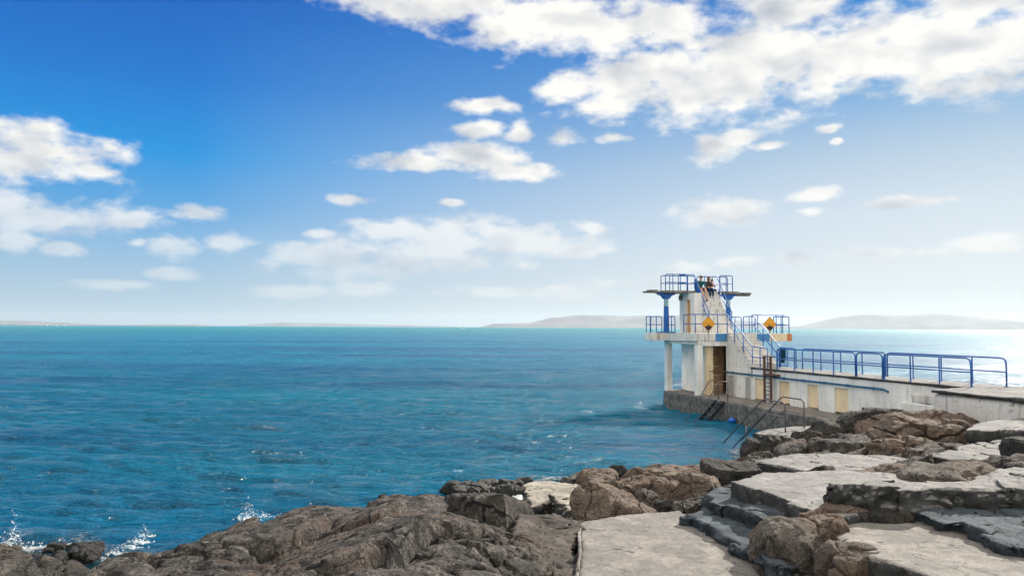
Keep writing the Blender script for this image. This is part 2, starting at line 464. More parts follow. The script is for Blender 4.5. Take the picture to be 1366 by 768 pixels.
def white_paint(name, col=(0.72, 0.71, 0.69), stain=0.5, rust=0.25, streak=True):
    m, n, b, pos = material(name)
    tco = n.new('ShaderNodeTexCoord').outputs['Object']
    st = n.noise(n.vm('MULTIPLY', tco, (6, 6, 0.55)), 1.0, 5, 0.65)
    st2 = n.noise(n.vm('MULTIPLY', tco, (2.2, 2.2, 0.4)), 1.0, 3, 0.6)
    bl = n.noise(tco, 2.6, 7, 0.72)
    c = n.mix(n.mapr(n.noise(tco, 0.8, 4), 0.35, 0.65), tuple(x * 0.86 for x in col), tuple(min(0.85, x * 1.06) for x in col))
    c = n.mix(n.math('MULTIPLY', n.mapr(st, 0.54, 0.70), stain), c, (0.16, 0.145, 0.125))
    c = n.mix(n.math('MULTIPLY', n.mapr(st2, 0.6, 0.68), rust), c, (0.40, 0.24, 0.12))
    c = n.mix(n.math('MULTIPLY', n.mapr(bl, 0.60, 0.66), stain * 1.1), c, (0.22, 0.20, 0.18))
    c = n.mix(n.math('MULTIPLY', n.mapr(n.noise(tco, 11, 5, 0.7), 0.60, 0.67), stain * 0.8), c, (0.24, 0.21, 0.18))
    n.l.new(c, b.inputs['Base Color'])
    b.inputs['Roughness'].default_value = 0.7
    n.l.new(n.bump(n.noise(tco, 14, 6, 0.7), 0.5, 0.02), b.inputs['Normal'])
    return m
MAT['white'] = white_paint('stained_white_paint', (0.82, 0.80, 0.75), 0.36)
MAT['white_dirty'] = white_paint('streaked_dirty_white_paint', (0.72, 0.70, 0.65), 0.75, 0.3)
MAT['white_step'] = white_paint('scuffed_white_step_paint', (0.74, 0.72, 0.66), 0.75, 0.3)
MAT['cream'] = white_paint('peach_cream_tone', (0.88, 0.66, 0.42), 0.35, 0.3)
MAT['ochre'] = white_paint('orange_ochre', (0.75, 0.40, 0.13), 0.4, 0.5)
MAT['brown_in'] = white_paint('brown_stained_plaster', (0.50, 0.30, 0.14), 0.9, 0.8)
MAT['blue_panel'] = white_paint('flaking_pale_blue_paint', (0.05, 0.24, 0.50), 0.5, 0.1)
MAT['rust_end'] = white_paint('rust_orange_concrete', (0.62, 0.20, 0.06), 0.6, 0.8)
def metal(name, col, rough=0.45, rustc=(0.12, 0.05, 0.025), rust=0.3, metallic=0.0):
    m, n, b, pos = material(name)
    f = n.mapr(n.noise(pos, 7, 6, 0.7), 0.58, 0.68, 0, rust)
    c = n.mix(n.mapr(n.noise(pos, 2, 3), 0.35, 0.65), tuple(x * 0.8 for x in col), col)
    n.l.new(n.mix(f, c, rustc), b.inputs['Base Color'])
    b.inputs['Roughness'].default_value = rough; b.inputs['Metallic'].default_value = metallic
    n.l.new(n.bump(n.noise(pos, 40, 4), 0.3, 0.004), b.inputs['Normal'])
    return m
MAT['blue'] = metal('glossy_blue_paint', (0.002, 0.115, 0.42), 0.45, rust=0.25)
MAT['blue_pipe'] = metal('faded_blue_pipe_paint', (0.01, 0.13, 0.28), 0.5, rust=0.45)
MAT['teal_worn'] = metal('worn_pale_teal_paint', (0.28, 0.46, 0.52), 0.6, rust=0.5)
MAT['rusty'] = metal('rusty_brown_steel', (0.12, 0.055, 0.04), 0.8, (0.03, 0.018, 0.015), 0.8)
MAT['steel_brown'] = metal('dull_brown_steel', (0.15, 0.12, 0.115), 0.5, (0.07, 0.035, 0.03), 0.7, 0.3)
MAT['black_steel'] = metal('black_wet_steel', (0.015, 0.02, 0.025), 0.45, (0.04, 0.03, 0.02), 0.5)
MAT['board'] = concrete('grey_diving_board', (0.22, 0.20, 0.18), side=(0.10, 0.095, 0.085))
def plain(name, col, rough=0.7, spec=0.5):
    m, n, b, pos = material(name)
    c = n.mix(n.mapr(n.noise(pos, 9, 4), 0.3, 0.7), tuple(x * 0.85 for x in col), tuple(min(1, x * 1.1) for x in col))
    n.l.new(c, b.inputs['Base Color']); b.inputs['Roughness'].default_value = rough
    b.inputs['Specular IOR Level'].default_value = spec
    return m
MAT['sign'] = plain('amber_sign_paint', (0.90, 0.38, 0.012), 0.4)
MAT['sign_black'] = plain('black_sign_paint', (0.012, 0.012, 0.012), 0.5)
MAT['buoy'] = plain('blue_plastic', (0.01, 0.13, 0.55), 0.4)

# ================================================================== SEA
def fan(r0, r1, nr, a0, a1, na):
    rr = np.exp(np.linspace(math.log(r0), math.log(r1), nr)); aa = np.radians(np.linspace(a0, a1, na))
    Rr, Aa = np.meshgrid(rr, aa, indexing='ij')
    return Rr, Aa, np.sin(Aa) * Rr, np.cos(Aa) * Rr
rng = np.random.RandomState(5)
NR, NA = 1150, 800
Rr, Aa, X, Y = fan(6.0, 14000.0, NR, -62, 62, NA)
# finer rows near the shore: remap radius
t = np.linspace(0, 1, NR)
rr = np.exp(np.interp(t, [0, 0.05, 0.8, 1.0], [math.log(6), math.log(11), math.log(260), math.log(14000)]))
Rr = np.repeat(rr[:, None], NA, 1); X = np.sin(Aa) * Rr; Y = np.cos(Aa) * Rr
dr = np.gradient(rr)[:, None]; dl = np.maximum(dr, Rr * R(124) / NA)
Z = np.zeros_like(X); SX = np.zeros_like(X); SY = np.zeros_like(X)
for k in range(95):
    lam = 0.32 * (8.0 / 0.32) ** (rng.rand() ** 1.25)
    th = R(-96 + rng.randn() * 15)
    amp = 0.0062 * lam ** 0.90 * (0.5 + rng.rand())
    amp *= 1.5 if lam < 1.0 else 1.2 if lam < 1.6 else (0.8 if lam < 3.5 else 0.42)
    kx, ky = math.cos(th) * 2 * math.pi / lam, math.sin(th) * 2 * math.pi / lam
    ph = kx * X + ky * Y + rng.rand() * 6.28
    fade = sstep(2.2, 5.0, lam / dl)
    Z += amp * fade * np.sin(ph)
    q = 0.75 * amp * fade * np.cos(ph)
    SX += q * math.cos(th); SY += q * math.sin(th)
# calmer in the lee of the quay
gm = fbm(np.stack([X.ravel() * 0.03, Y.ravel() * 0.05, np.zeros(X.size)], 1), 3, 3).reshape(X.shape)
lee = 1 - 0.5 * sstep(6.5, 3.5, np.hypot(X - 8.5, (Y - 34) * 0.8))
Z *= (1 + 0.45 * gm) * lee
V = np.stack([X - SX * lee, Y - SY * lee, Z], 2).reshape(-1, 3)
SEA_V = V; sea_me = grid_mesh('sea', V, NR, NA)
m, n, b, pos = material('sea_water')
spx = n.new('ShaderNodeSeparateXYZ'); n.l.new(pos, spx.inputs[0])
dist = n.vm('LENGTH', pos, out=1)
p2 = n.vm('MULTIPLY', pos, (0.32, 1.55, 1))
w1 = n.noise(p2, 4.2, 5, 0.62, 0.7); w2 = n.noise(p2, 13.0, 4, 0.6, 0.5); w3 = n.noise(n.vm('MULTIPLY', pos, (0.26, 1.25, 1)), 1.15, 6, 0.66, 0.5)
w4 = n.noise(n.vm('MULTIPLY', pos, (0.45, 1.0, 1)), 0.12, 5, 0.6)
patch = n.noise(n.vm('MULTIPLY', pos, (0.25, 1.0, 1)), 0.035, 4, 0.6)
deep = n.mix(n.mapr(patch, 0.4, 0.6), (0.0, 0.145, 0.315), (0.0, 0.25, 0.42))
farm = n.mapr(dist, 120, 900, 0, 1, True)
deep = n.mix(farm, deep, (0.0, 0.20, 0.25))
# shallows over the shore rocks are greener
sh = n.mapr(dist, 13, 20, 0.55, 0.0, True)
deep = n.mix(sh, deep, (0.006, 0.06, 0.055))
# where the bed comes close the water turns bottle green and carries broken foam
att = n.new('ShaderNodeAttribute', attribute_name='shallow'); shw = att.outputs['Fac']
deep = n.mix(n.math('MULTIPLY', n.mapr(shw, 0.15, 0.9), 0.75), deep, (0.012, 0.045, 0.035))
la = n.noise(n.vm('MULTIPLY', pos, (0.8, 1, 1)), 2.4, 5, 0.6, 0.8); lb = n.noise(pos, 6.5, 4, 0.6, 0.5)
ra = n.math('ABSOLUTE', n.math('SUBTRACT', la, 0.5)); rb_ = n.math('ABSOLUTE', n.math('SUBTRACT', lb, 0.5))
lace = n.math('MINIMUM', ra, n.math('MULTIPLY', rb_, 1.2))
lace = n.mapr(n.math('SUBTRACT', lace, n.math('MULTIPLY', shw, 0.05)), -0.03, 0.012, 1, 0)
lace = n.math('MULTIPLY', lace, n.mapr(shw, 0.10, 0.55))
lace = n.math('MULTIPLY', lace, n.mapr(n.noise(pos, 0.9, 3), 0.42, 0.56))
# crests catch a little foam
fo = n.mapr(n.math('ADD', spx.outputs[2], n.math('MULTIPLY', w1, 0.20)), 0.37, 0.43, 0, 0.6)
fo = n.math('MULTIPLY', fo, n.mapr(w2, 0.52, 0.62))
fo = n.math('MAXIMUM', n.math('MULTIPLY', fo, n.mapr(dist, 15, 90, 1, 0.0)), lace)
n.l.new(n.mix(fo, deep, (0.75, 0.8, 0.82)), b.inputs['Base Color'])
b.inputs['IOR'].default_value = 1.333
b.inputs['Roughness'].default_value = 0.06
n.l.new(n.math('ADD', n.mapr(fo, 0, 0.7, 0.0, 0.7), n.mapr(dist, 12, 110, 0.06, 0.36)), b.inputs['Roughness'])
n.l.new(n.mapr(dist, 20, 400, 0.62, 0.42), b.inputs['Specular IOR Level'])
b1 = n.bump(w4, 1.0, 3.4)
b1 = n.bump(w3, 1.0, 0.85, b1)
b1 = n.bump(w1, 1.0, 0.62, b1)
b1 = n.bump(w2, 1.0, 0.10, b1)
n.l.new(b1, b.inputs['Normal'])
MAT['sea'] = m
o = link(sea_me, 'sea', m); tag(o, 'open teal blue sea rippled with small waves', 'sea', kind='structure')

# ================================================================== ROCKY SHORE: one height field
SLABZ = {}
ctl = [  # photo pixel x, y, height of the bed there
 # big bedrock dome, left of centre
 (60,800,0.75),(120,768,0.95),(200,760,1.25),(300,768,1.75),(400,768,2.05),(500,768,2.2),(600,768,2.15),(680,768,2.0),(730,768,1.62),
 (200,738,0.9),(300,716,1.1),(400,704,1.4),(500,710,1.85),(560,700,1.95),(620,710,2.0),(660,730,2.0),(700,740,1.75),
 (130,748,0.75),(170,740,0.68),(250,722,0.75),(330,700,0.92),(400,687,1.02),(430,683,1.08),(500,672,1.3),(540,664,1.5),(600,657,1.5),(650,672,1.5),(690,680,1.3),(720,690,1.3),
 (650,695,1.7),(700,712,1.62),(740,700,1.36),
 # flat weedy rocks far left
 (0,745,0.45),(50,745,0.42),(100,742,0.25),(30,768,0.35),(0,790,0.6),(40,733,0.28),(0,731,0.22),(-60,740,0.4),(-60,780,0.6),(80,735,0.05),
 # around the path, kept below it
 (800,768,1.3),(900,768,1.3),(1000,768,1.3),(780,720,1.25),(880,720,1.2),(960,740,1.3),(800,700,1.1),(870,690,1.05),(915,690,1.1),
 # boulder bank behind the path
 (780,684,0.65),(745,676,0.15),(765,688,0.45),(720,655,0.1),(780,650,0.5),(840,655,0.75),(900,660,0.95),(930,645,0.7),(850,640,0.35),(800,641,0.25),(900,634,0.3),(960,630,0.45),
 # steps and slabs at right, kept below their tops
 (960,680,1.3),(1020,700,1.4),(1060,720,1.5),(1000,650,1.5),(1080,650,1.7),(1150,640,1.75),(1060,668,1.6),(1120,690,1.7),(1180,720,1.7),(1250,740,1.7),(1330,768,1.8),
 (1150,680,1.78),(1250,700,1.8),(1340,730,1.8),(1300,660,2.0),(1366,680,2.1),(1200,650,2.0),(1366,640,2.15),(1280,630,2.1),
 (1200,630,1.95),(1260,620,1.9),(1340,620,1.95),(1200,618,1.4),(1100,620,1.3),(1040,615,1.1),
 (1030,600,0.85),(1080,600,1.0),(1060,585,0.95),(1110,585,1.2),(1150,605,1.3),(1210,605,1.5),(1280,600,1.7),(1340,590,1.75),
 (1100,570,1.0),(1150,575,1.35),(1200,580,1.6),(1260,580,1.6),(1320,572,1.7),(1360,580,1.9),(1180,560,1.3),(1240,560,1.3),(1300,560,1.5),(1366,560,1.7),
 (1050,578,0.8),(1100,566,0.8),(1140,556,0.9),(1200,554,1.2),(1300,552,1.3),
]
pts = [tuple(P(x, y, z)) for x, y, z in ctl]
# raw world points: land behind the camera side, sea bed beyond the shore
for x, y, z in [(-14,3,2.2),(-8,3,2.6),(0,2,3.0),(6,3,2.9),(12,4,2.9),(20,6,3.0),(28,10,2.9),(0,6,2.2),(4,6.5,1.7),(10,6,2.2),(16,9,2.5),(22,14,2.4),(24,20,2.4),(26,26,2.3),
                (-14,8,1.2),(-10,10,0.7),(-20,6,1.5),(18,18,2.2),(28,34,2.0),(20,30,1.4),(16,27,1.35),(14,29,1.1),(14.5,31,0.8),
                (-20,14,-0.6),(-12,17,-0.9),(-9,15.5,-0.6),(-6,15.8,-0.7),(-4,17,-0.8),(-3,18,-0.8),(0,19.5,-0.8),(-1,22,-1.2),(3,22,-0.7),(5,24,-0.8),(6.5,26.5,-0.8),(8,27.5,-0.7),(9,31,-0.8),(11,33,-0.9),
                (-30,18,-1.5),(-15,25,-1.6),(0,30,-1.6),(8,36,-1.5),(5,45,-1.7),(-12,40,-1.8),(10,50,-1.8),(20,50,-1.8),(26,42,-1.5),(12,38,-1.2),(16,40,-1.4),(20,36,-0.6),
                (-7.5,13.2,-0.1),(-6.3,13.9,-0.2),(-3.8,15.8,-0.4),(-2.2,17,-0.4),(0.4,18.7,-0.3),(2,19.5,-0.2)]:
    pts.append((x, y, z))
pts = np.array(pts)
def rbf_fit(p, z):
    D = np.hypot(p[:, None, 0] - p[None, :, 0], p[:, None, 1] - p[None, :, 1])
    A = np.sqrt(D * D + 0.15)
    n_ = len(p); M = np.zeros((n_ + 1, n_ + 1)); M[:n_, :n_] = A - np.eye(n_) * 0.06; M[n_, :n_] = 1; M[:n_, n_] = 1
    w = np.linalg.solve(M, np.append(z, 0))
    return w
RW = rbf_fit(pts[:, :2], pts[:, 2])
def base_h(x, y):
    x = np.asarray(x, float).ravel(); y = np.asarray(y, float).ravel()
    r = np.full(x.shape, RW[-1])
    for i in range(len(pts)):
        r += RW[i] * np.sqrt((x - pts[i, 0]) ** 2 + (y - pts[i, 1]) ** 2 + 0.15)
    return r
def blocks(p, scale, amp, crack, wob=0.35, seed=0, stretch=(1, 1), ang=0.0, tilt=0.5, cw=0.07):
    """fractured blocks: every cell lifted and tilted a little, with open joints between"""
    ca, sa = math.cos(ang), math.sin(ang)
    x = (p[:, 0] * ca + p[:, 1] * sa) * stretch[0]; y = (-p[:, 0] * sa + p[:, 1] * ca) * stretch[1]
    q = np.stack([x, y, np.zeros(len(p))], 1) / scale
    wv = np.stack([fbm(q * 1.3, 3, seed + 20), fbm(q * 1.3, 3, seed + 30), np.zeros(len(p))], 1)
    q = q + wv * wob
    F1, F2, r1, C = voronoi(q, seed)
    e = F2 - F1
    r2 = (r1 * 7.31) % 1; r3 = (r1 * 13.7) % 1
    h = (r1 - 0.5) * amp + ((q[:, 0] - C[:, 0]) * (r2 - 0.5) + (q[:, 1] - C[:, 1]) * (r3 - 0.5)) * amp * tilt * 4
    return h * sstep(0, cw * 1.5, e) - crack * (1 - sstep(0, cw, e)) + amp * 0.14 * (sstep(0, 0.3, e) - 0.5), e
def shore_h(x, y, detail=True):
    x = np.asarray(x, float).ravel(); y = np.asarray(y, float).ravel()
    h = base_h(x, y)
    p = np.stack([x, y, np.zeros(len(x))], 1)
    h = h + fbm(p * 0.5, 4, 1) * 0.13
    # how broken the rock is: smooth dome in the middle left, shattered on its right flank and at the far end
    c1 = P(690, 705, 1.7); c2 = P(40, 745, 0.4)
    br = 0.42 + 0.9 * np.exp(-((x - c1.x) ** 2 / 1.0 + (y - c1.y) ** 2 / 4.5)) + 0.35 * np.exp(-((x - c2.x) ** 2 + (y - c2.y) ** 2) / 8)
    br = br + 0.55 * sstep(3.5, 6, x) + 0.3 * fbm(p * 0.35, 3, 9)
    br = np.clip(br, 0.2, 1.5)
    b1, e1 = blocks(p, 1.35, 0.30, 0.24, 0.3, 3, (1.0, 0.62), R(-25), cw=0.07)
    b2, e2 = blocks(p, 0.58, 0.16, 0.12, 0.35, 11, (1.0, 0.7), R(20), cw=0.06)
    b3, e3 = blocks(p, 0.24, 0.05, 0.03, 0.4, 17, (1.0, 0.8), R(50))
    big = sstep(-0.15, 0.35, fbm(p * 0.4, 3, 77))
    h = h + b1 * (0.6 + 0.5 * br) + b2 * br * (0.35 + 0.65 * big) + b3 * br * 0.8
    ridg = np.abs(fbm(p * np.array([1.0, 2.2, 1]) * 0.9, 4, 51))
    h = h - 0.10 * (1 - sstep(0, 0.09, ridg)) * (0.4 + 0.6 * big)
    h = h + fbm(p * 3.0, 4, 31) * 0.02 + fbm(p * 11, 4, 41) * 0.014
    return h
_, _, X, Y = fan(4.2, 52.0, 900, -62, 58, 860)
H = shore_h(X, Y)
lc = P(345, 688, 1.0); H = H - 0.24 * np.exp(-(((X.ravel() - lc.x) / 2.3) ** 2 + ((Y.ravel() - lc.y) / 2.4) ** 2))
# keep the bed under the concrete where it is laid
V = np.stack([X.ravel(), Y.ravel(), H], 1)
def inpoly(x, y, poly):
    c = np.zeros(len(x), bool); n_ = len(poly)
    for i in range(n_):
        x0, y0 = poly[i]; x1, y1 = poly[(i + 1) % n_]
        if y0 == y1: continue
        c ^= ((y0 > y) != (y1 > y)) & (x < (x1 - x0) * (y - y0) / (y1 - y0) + x0)
    return c
def px_poly(pts_, z): return [tuple(P(a, b, z))[:2] for a, b in pts_]
FLAT = []   # (polygon, top z, thickness)
def slab_def(pix, z, th):
    poly = px_poly(pix, z); FLAT.append((poly, z, th)); return poly
PATH = slab_def([(768,830),(775,697),(812,690),(865,684),(905,680),(925,693),(1000,735),(1060,830)], 1.42, 0.5)
APRON = slab_def([(660,830),(680,745),(690,700),(700,684),(735,683),(773,698),(767,830)], 1.50, 0.3)
STEP1 = slab_def([(913,684),(948,670),(1060,716),(1100,745),(1040,760),(990,728)], 1.62, 0.45)
STEP2 = slab_def([(943,657),(985,646),(1120,690),(1130,720),(1075,712)], 1.84, 0.5)
S3 = slab_def([(975,640),(1022,629),(1110,627),(1250,632),(1260,655),(1120,690),(1085,680)], 2.08, 0.42)
S2 = slab_def([(1004,613),(1045,606),(1110,604),(1190,607),(1262,616),(1200,624),(1140,632),(1070,626)], 1.55, 0.30)
S1 = slab_def([(1004,577),(1030,571),(1100,566),(1135,562),(1150,572),(1050,584)], 1.02, 0.28)
S4 = slab_def([(1084,643),(1160,648),(1262,651),(1400,653),(1450,630),(1366,622),(1330,628),(1275,640),(1180,640)], 2.42, 0.31)
S5 = slab_def([(1143,737),(1100,700),(1120,682),(1190,664),(1260,672),(1460,720),(1520,830),(1300,830),(1245,772)], 1.96, 0.42)
LEDGE = slab_def([(1205,664),(1290,665),(1470,690),(1480,740),(1366,725),(1290,700)], 2.14, 0.32)
S6 = slab_def([(1285,573),(1305,562),(1366,557),(1450,556),(1480,582),(1366,573)], 2.10, 0.30)
S7 = slab_def([(1240,606),(1285,592),(1345,584),(1420,590),(1400,625),(1330,618),(1290,612)], 1.93, 0.2)
hx, hy = V[:, 0].copy(), V[:, 1].copy()
for poly, z, th in FLAT:
    if poly is APRON: poly = px_poly([(738,830),(742,705),(752,690),(773,698),(767,830)], 1.5)
    msk = inpoly(hx, hy, poly)
    V[msk, 2] = np.minimum(V[msk, 2], z - 0.10)
me = grid_mesh('rocky_shore', V, 900, 860)
o = link(me, 'rocky_shore', MAT['rock']); tag(o, 'brown grey fractured bedrock sloping down into the sea', 'rock', kind='structure')

# ---- concrete slabs, steps, path
def slab(name, label, cat, poly, z, th, mat, vox=0.045, rough=0.02, wear=0.05, tilt=(0, 0), kind=None, group=None, seed=0):
    c = Vector((sum(p[0] for p in poly) / len(poly), sum(p[1] for p in poly) / len(poly)))
    bm = bmesh.new(); prism(bm, poly, z - th, z)
    bmesh.ops.recalc_face_normals(bm, faces=bm.faces)
    me = voxel(bm, vox)
    co = get_co(me); no = get_no(me)
    edge = fbm(co * 1.7, 3, seed + 5)
    side = 1 - np.abs(no[:, 2])
    d = fbm(co * 4.5, 4, seed) * wear * (0.25 + 0.9 * side) + fbm(co * 17, 3, seed + 2) * rough * (0.3 + side)
    co = co + no * d[:, None]
    _f1, _f2, cr1, _c = voronoi(co * np.array([1.5, 1.5, 0.4]) + 0.35 * np.stack([fbm(co * 1.2, 3, seed + 21), fbm(co * 1.2, 3, seed + 22), fbm(co, 2, seed + 23)], 1), seed + 20)
    co[:, :2] += np.stack([cr1 - 0.5, (cr1 * 7.3) % 1 - 0.5], 1) * wear * 2.6 + np.stack([edge, fbm(co * 1.7, 3, seed + 9)], 1) * wear * 0.3
    if wear >= 0.05:
        jt = 1 - sstep(0, 0.05, _f2 - _f1)
        co[:, 2] += (((cr1 * 3.7) % 1 - 0.5) * 0.5 * wear - jt * 0.02) * (no[:, 2] > 0.5)
    top = no[:, 2] > 0.6
    co[:, 2] += (fbm(co * 0.6, 3, seed + 3) * rough * 1.6) + ((co[:, 0] - c.x) * tilt[0] + (co[:, 1] - c.y) * tilt[1])
    # chips broken from the rim
    F1, F2, r1, C = voronoi(co * 3.0, seed + 8)
    chip = (r1 > 0.8) * sstep(0.25, 0.75, 1 - np.abs(no[:, 2]) + 0.25) * 0.04
    co[:, 2] -= chip * top
    set_co(me, co)
    o = link(me, name, mat, base=(c.x, c.y, z), smooth=True)
    tag(o, label, cat, group, kind)
    return o
slab('path', 'sandy worn concrete path running down between rocks', 'path', PATH, 1.42, 0.5, MAT['path'], 0.045, 0.03, 0.03, kind='structure', seed=1)
slab('apron', 'dark pebbled concrete apron on the rock side of the path', 'apron', APRON, 1.46, 0.3, MAT['rough'], 0.035, 0.11, 0.08, tilt=(-0.05, -0.01), kind='structure', seed=2)
# pale edging between apron and path
bm = bmesh.new(); ed = [tuple(P(*q, 1.47))[:2] for q in ((768,830),(776,698),(771,698),(761,830))]
prism(bm, ed, 1.3, 1.47); o = link(voxel(bm, 0.025), 'kerb', MAT['path'], base=(ed[0][0], ed[0][1], 1.3), smooth=True)
co = get_co(o.data); co += np.stack([fbm(co * 0.8, 3, 1), fbm(co * 2.5, 3, 2), fbm(co * 1.5, 3, 3)], 1) * np.array([0.05, 0.02, 0.03]); set_co(o.data, co)
tag(o, 'narrow pale concrete kerb along the path', 'kerb', kind='structure')
slab('concrete_step', 'lowest blue grey concrete step beside the sandy path', 'step', STEP1, 1.62, 0.45, MAT['step'], 0.04, 0.04, 0.08, seed=3, group='steps above the path')
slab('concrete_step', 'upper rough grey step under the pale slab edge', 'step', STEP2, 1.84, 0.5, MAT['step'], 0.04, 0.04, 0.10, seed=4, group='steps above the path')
G = 'concrete bathing slabs on the rocks'
slab('concrete_slab', 'large pale slab with straight dark edge above the two steps', 'slab', S3, 2.08, 0.42, MAT['slab'], 0.04, 0.018, 0.035, seed=5, group=G)
slab('concrete_slab', 'long thin pale slab in front of the brown rock mound', 'slab', S2, 1.55, 0.34, MAT['slab'], 0.04, 0.02, 0.06, seed=6, group=G)
slab('concrete_slab', 'small slab under the brown bathing handrails', 'slab', S1, 1.02, 0.28, MAT['slab'], 0.05, 0.02, 0.05, seed=7, group=G)
slab('concrete_slab', 'broken edged slab with weedy overhang, above the wide foreground terrace', 'slab', S4, 2.42, 0.40, MAT['slab'], 0.04, 0.03, 0.12, seed=8, group=G)
slab('concrete_slab', 'wide foreground terrace slab with clean cut dark corner', 'slab', S5, 1.96, 0.42, MAT['path'], 0.045, 0.02, 0.03, seed=9, group=G)
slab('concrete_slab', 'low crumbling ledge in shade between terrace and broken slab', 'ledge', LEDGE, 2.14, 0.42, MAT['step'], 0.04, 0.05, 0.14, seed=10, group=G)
slab('concrete_slab', 'grey slab with dark edge at the foot of the white pier wall', 'slab', S6, 2.10, 0.34, MAT['slab'], 0.06, 0.02, 0.05, seed=11, group=G)
slab('concrete_slab', 'sunlit patch of slab beside the square dark block', 'slab', S7, 1.93, 0.25, MAT['slab'], 0.05, 0.03, 0.12, seed=12, group=G)

# ---- boulders
def boulder(label, px, py, z, size, mat, seed, rot=0.0, box_=0.55, cut=5, tilt=0.0, group='boulders along the shore', cat='boulder', rough=1.0, name='boulder', sub=6, sink=0.35):
    """px,py: photo pixel of the point where its base centre sits, at height z; size: x,y,z extents in metres"""
    c = P(px, py, z)
    bm = bmesh.new()
    bmesh.ops.create_icosphere(bm, subdivisions=sub, radius=1.0)
    me = bpy.data.meshes.new(name); bm.to_mesh(me); bm.free()
    co = get_co(me); u = co / np.linalg.norm(co, axis=1)[:, None]
    e = 2 + box_ * 5
    r = (np.abs(u) ** e).sum(1) ** (-1 / e)
    co = u * r[:, None]
    rs = np.random.RandomState(seed)
    for k in range(cut):
        nrm = rs.randn(3); nrm[2] = abs(nrm[2]) * 0.7; nrm /= np.linalg.norm(nrm)
        d = 0.72 + rs.rand() * 0.25
        s = co @ nrm
        over = s > d
        co[over] -= ((s[over] - d) * 0.88)[:, None] * nrm
    s = np.array(size) / 2
    w = co * s
    sd = seed * 3.17
    k = 1.0 / max(0.35, min(size) * 0.9)
    n_ = u
    w = w + n_ * (fbm(w * k + sd, 4, seed) * 0.22 * min(size))[:, None]
    F1, F2, r1, C = voronoi((w + 0.25 * np.stack([fbm(w * 1.5 + i * 9, 3, seed + i) for i in range(3)], 1)) * (1.05 * k) + sd, seed)
    cr = 1 - sstep(0, 0.07, F2 - F1)
    w = w + n_ * (((r1 - 0.5) * 0.10 * min(size) - cr * 0.09 * min(size)) * rough)[:, None]
    w = w + n_ * (fbm(w * 5 + sd, 4, seed + 3) * 0.035 + fbm(w * 16 + sd, 3, seed + 5) * 0.012)[:, None]
    ca, sa = math.cos(rot), math.sin(rot)
    w[:, 2] += w[:, 0] * tilt
    w = np.stack([w[:, 0] * ca - w[:, 1] * sa, w[:, 0] * sa + w[:, 1] * ca, w[:, 2] + size[2] * (0.5 - sink)], 1)
    set_co(me, w)
    me.transform(Matrix.Translation(c))
    o = link(me, name, mat, base=c, smooth=True)
    tag(o, label, cat, group)
    return o
# big rounded pair in the right foreground
boulder('big rounded brown boulder between path and terrace slab', 1056, 757, 1.42, (1.12, 1.35, 1.12), MAT['rock_grey'], 17, R(25), 0.08, 2, sub=7, rough=0.7)
boulder('round topped boulder at the cut corner of the terrace slab', 1138, 792, 1.40, (1.05, 1.05, 1.06), MAT['rock_grey'], 12, R(-10), 0.05, 2, sub=7, rough=0.7)
boulder('small brown boulder behind the big rounded one', 1100, 712, 1.85, (0.75, 0.7, 0.42), MAT['rock_grey'], 13, R(40), 0.3, 4)
boulder('low dark rock hump rising through the terrace slab', 1176, 695, 1.93, (0.9, 0.42, 0.27), MAT['rock_dark'], 14, R(-5), 0.2, 3)
boulder('flat brown stone where the terrace meets the broken slab', 1118, 690, 1.95, (0.9, 0.6, 0.26), MAT['rock_warm'], 15, R(15), 0.4, 4)
# behind the path
boulder('dark boulder with a flat pale top beside the thin slab', 976, 647, 1.15, (1.25, 0.9, 0.85), MAT['rock_dark'], 21, R(-8), 0.9, 2, rough=0.5)
boulder('tan pink boulder with dark flank at the top of the path', 812, 692, 1.05, (1.15, 1.3, 0.98), MAT['rock_warm'], 22, R(-25), 0.4, 6, tilt=-0.35, sub=7)
boulder('angular brown rock end sloping onto the path', 852, 688, 1.2, (0.8, 0.7, 0.36), MAT['rock_warm'], 23, R(-30), 0.4, 6, tilt=-0.3)
boulder('square tan rock behind the pink boulder', 800, 668, 0.95, (0.9, 0.85, 0.85), MAT['rock_warm'], 24, R(10), 0.8, 3)
boulder('flat topped grey boulder behind the path', 848, 662, 0.85, (1.35, 0.95, 0.66), MAT['rock_grey'], 25, R(5), 0.7, 3)
boulder('wedge shaped brown rock below the flat grey boulder', 868, 676, 1.0, (0.8, 0.6, 0.5), MAT['rock'], 26, R(-35), 0.3, 6, tilt=-0.2)
boulder('round reddish boulder next to the flat grey one', 899, 664, 0.95, (0.8, 0.75, 0.56), MAT['rock_warm'], 27, R(20), 0.3, 4)
boulder('brown peaked boulder at the end of the steps', 932, 664, 1.1, (0.75, 0.75, 0.75), MAT['rock_warm'], 28, R(45), 0.2, 6)
boulder('low brown stone lying at the foot of the lowest step', 917, 680, 1.3, (0.62, 0.5, 0.3), MAT['rock'], 29, R(0), 0.2, 4)
boulder('dark little rock between two brown boulders', 886, 680, 1.2, (0.4, 0.4, 0.35), MAT['rock_dark'], 30, R(0), 0.2, 5)
boulder('long low reddish rock at the water behind the boulders', 870, 640, 0.55, (1.7, 0.8, 0.5), MAT['rock_warm'], 31, R(5), 0.5, 4)
boulder('pointed dark stone standing at the water edge', 825, 637, 0.4, (0.5, 0.4, 0.55), MAT['rock_dark'], 32, R(0), 0.5, 4)
boulder('reddish rounded rock by the sea left of the pointed stone', 795, 642, 0.5, (1.2, 0.7, 0.5), MAT['rock_warm'], 33, R(0), 0.3, 4)
boulder('pale flat rock shelf reaching towards the handrails', 925, 632, 0.45, (1.9, 1.0, 0.36), MAT['rock_warm'], 34, R(8), 0.7, 3)
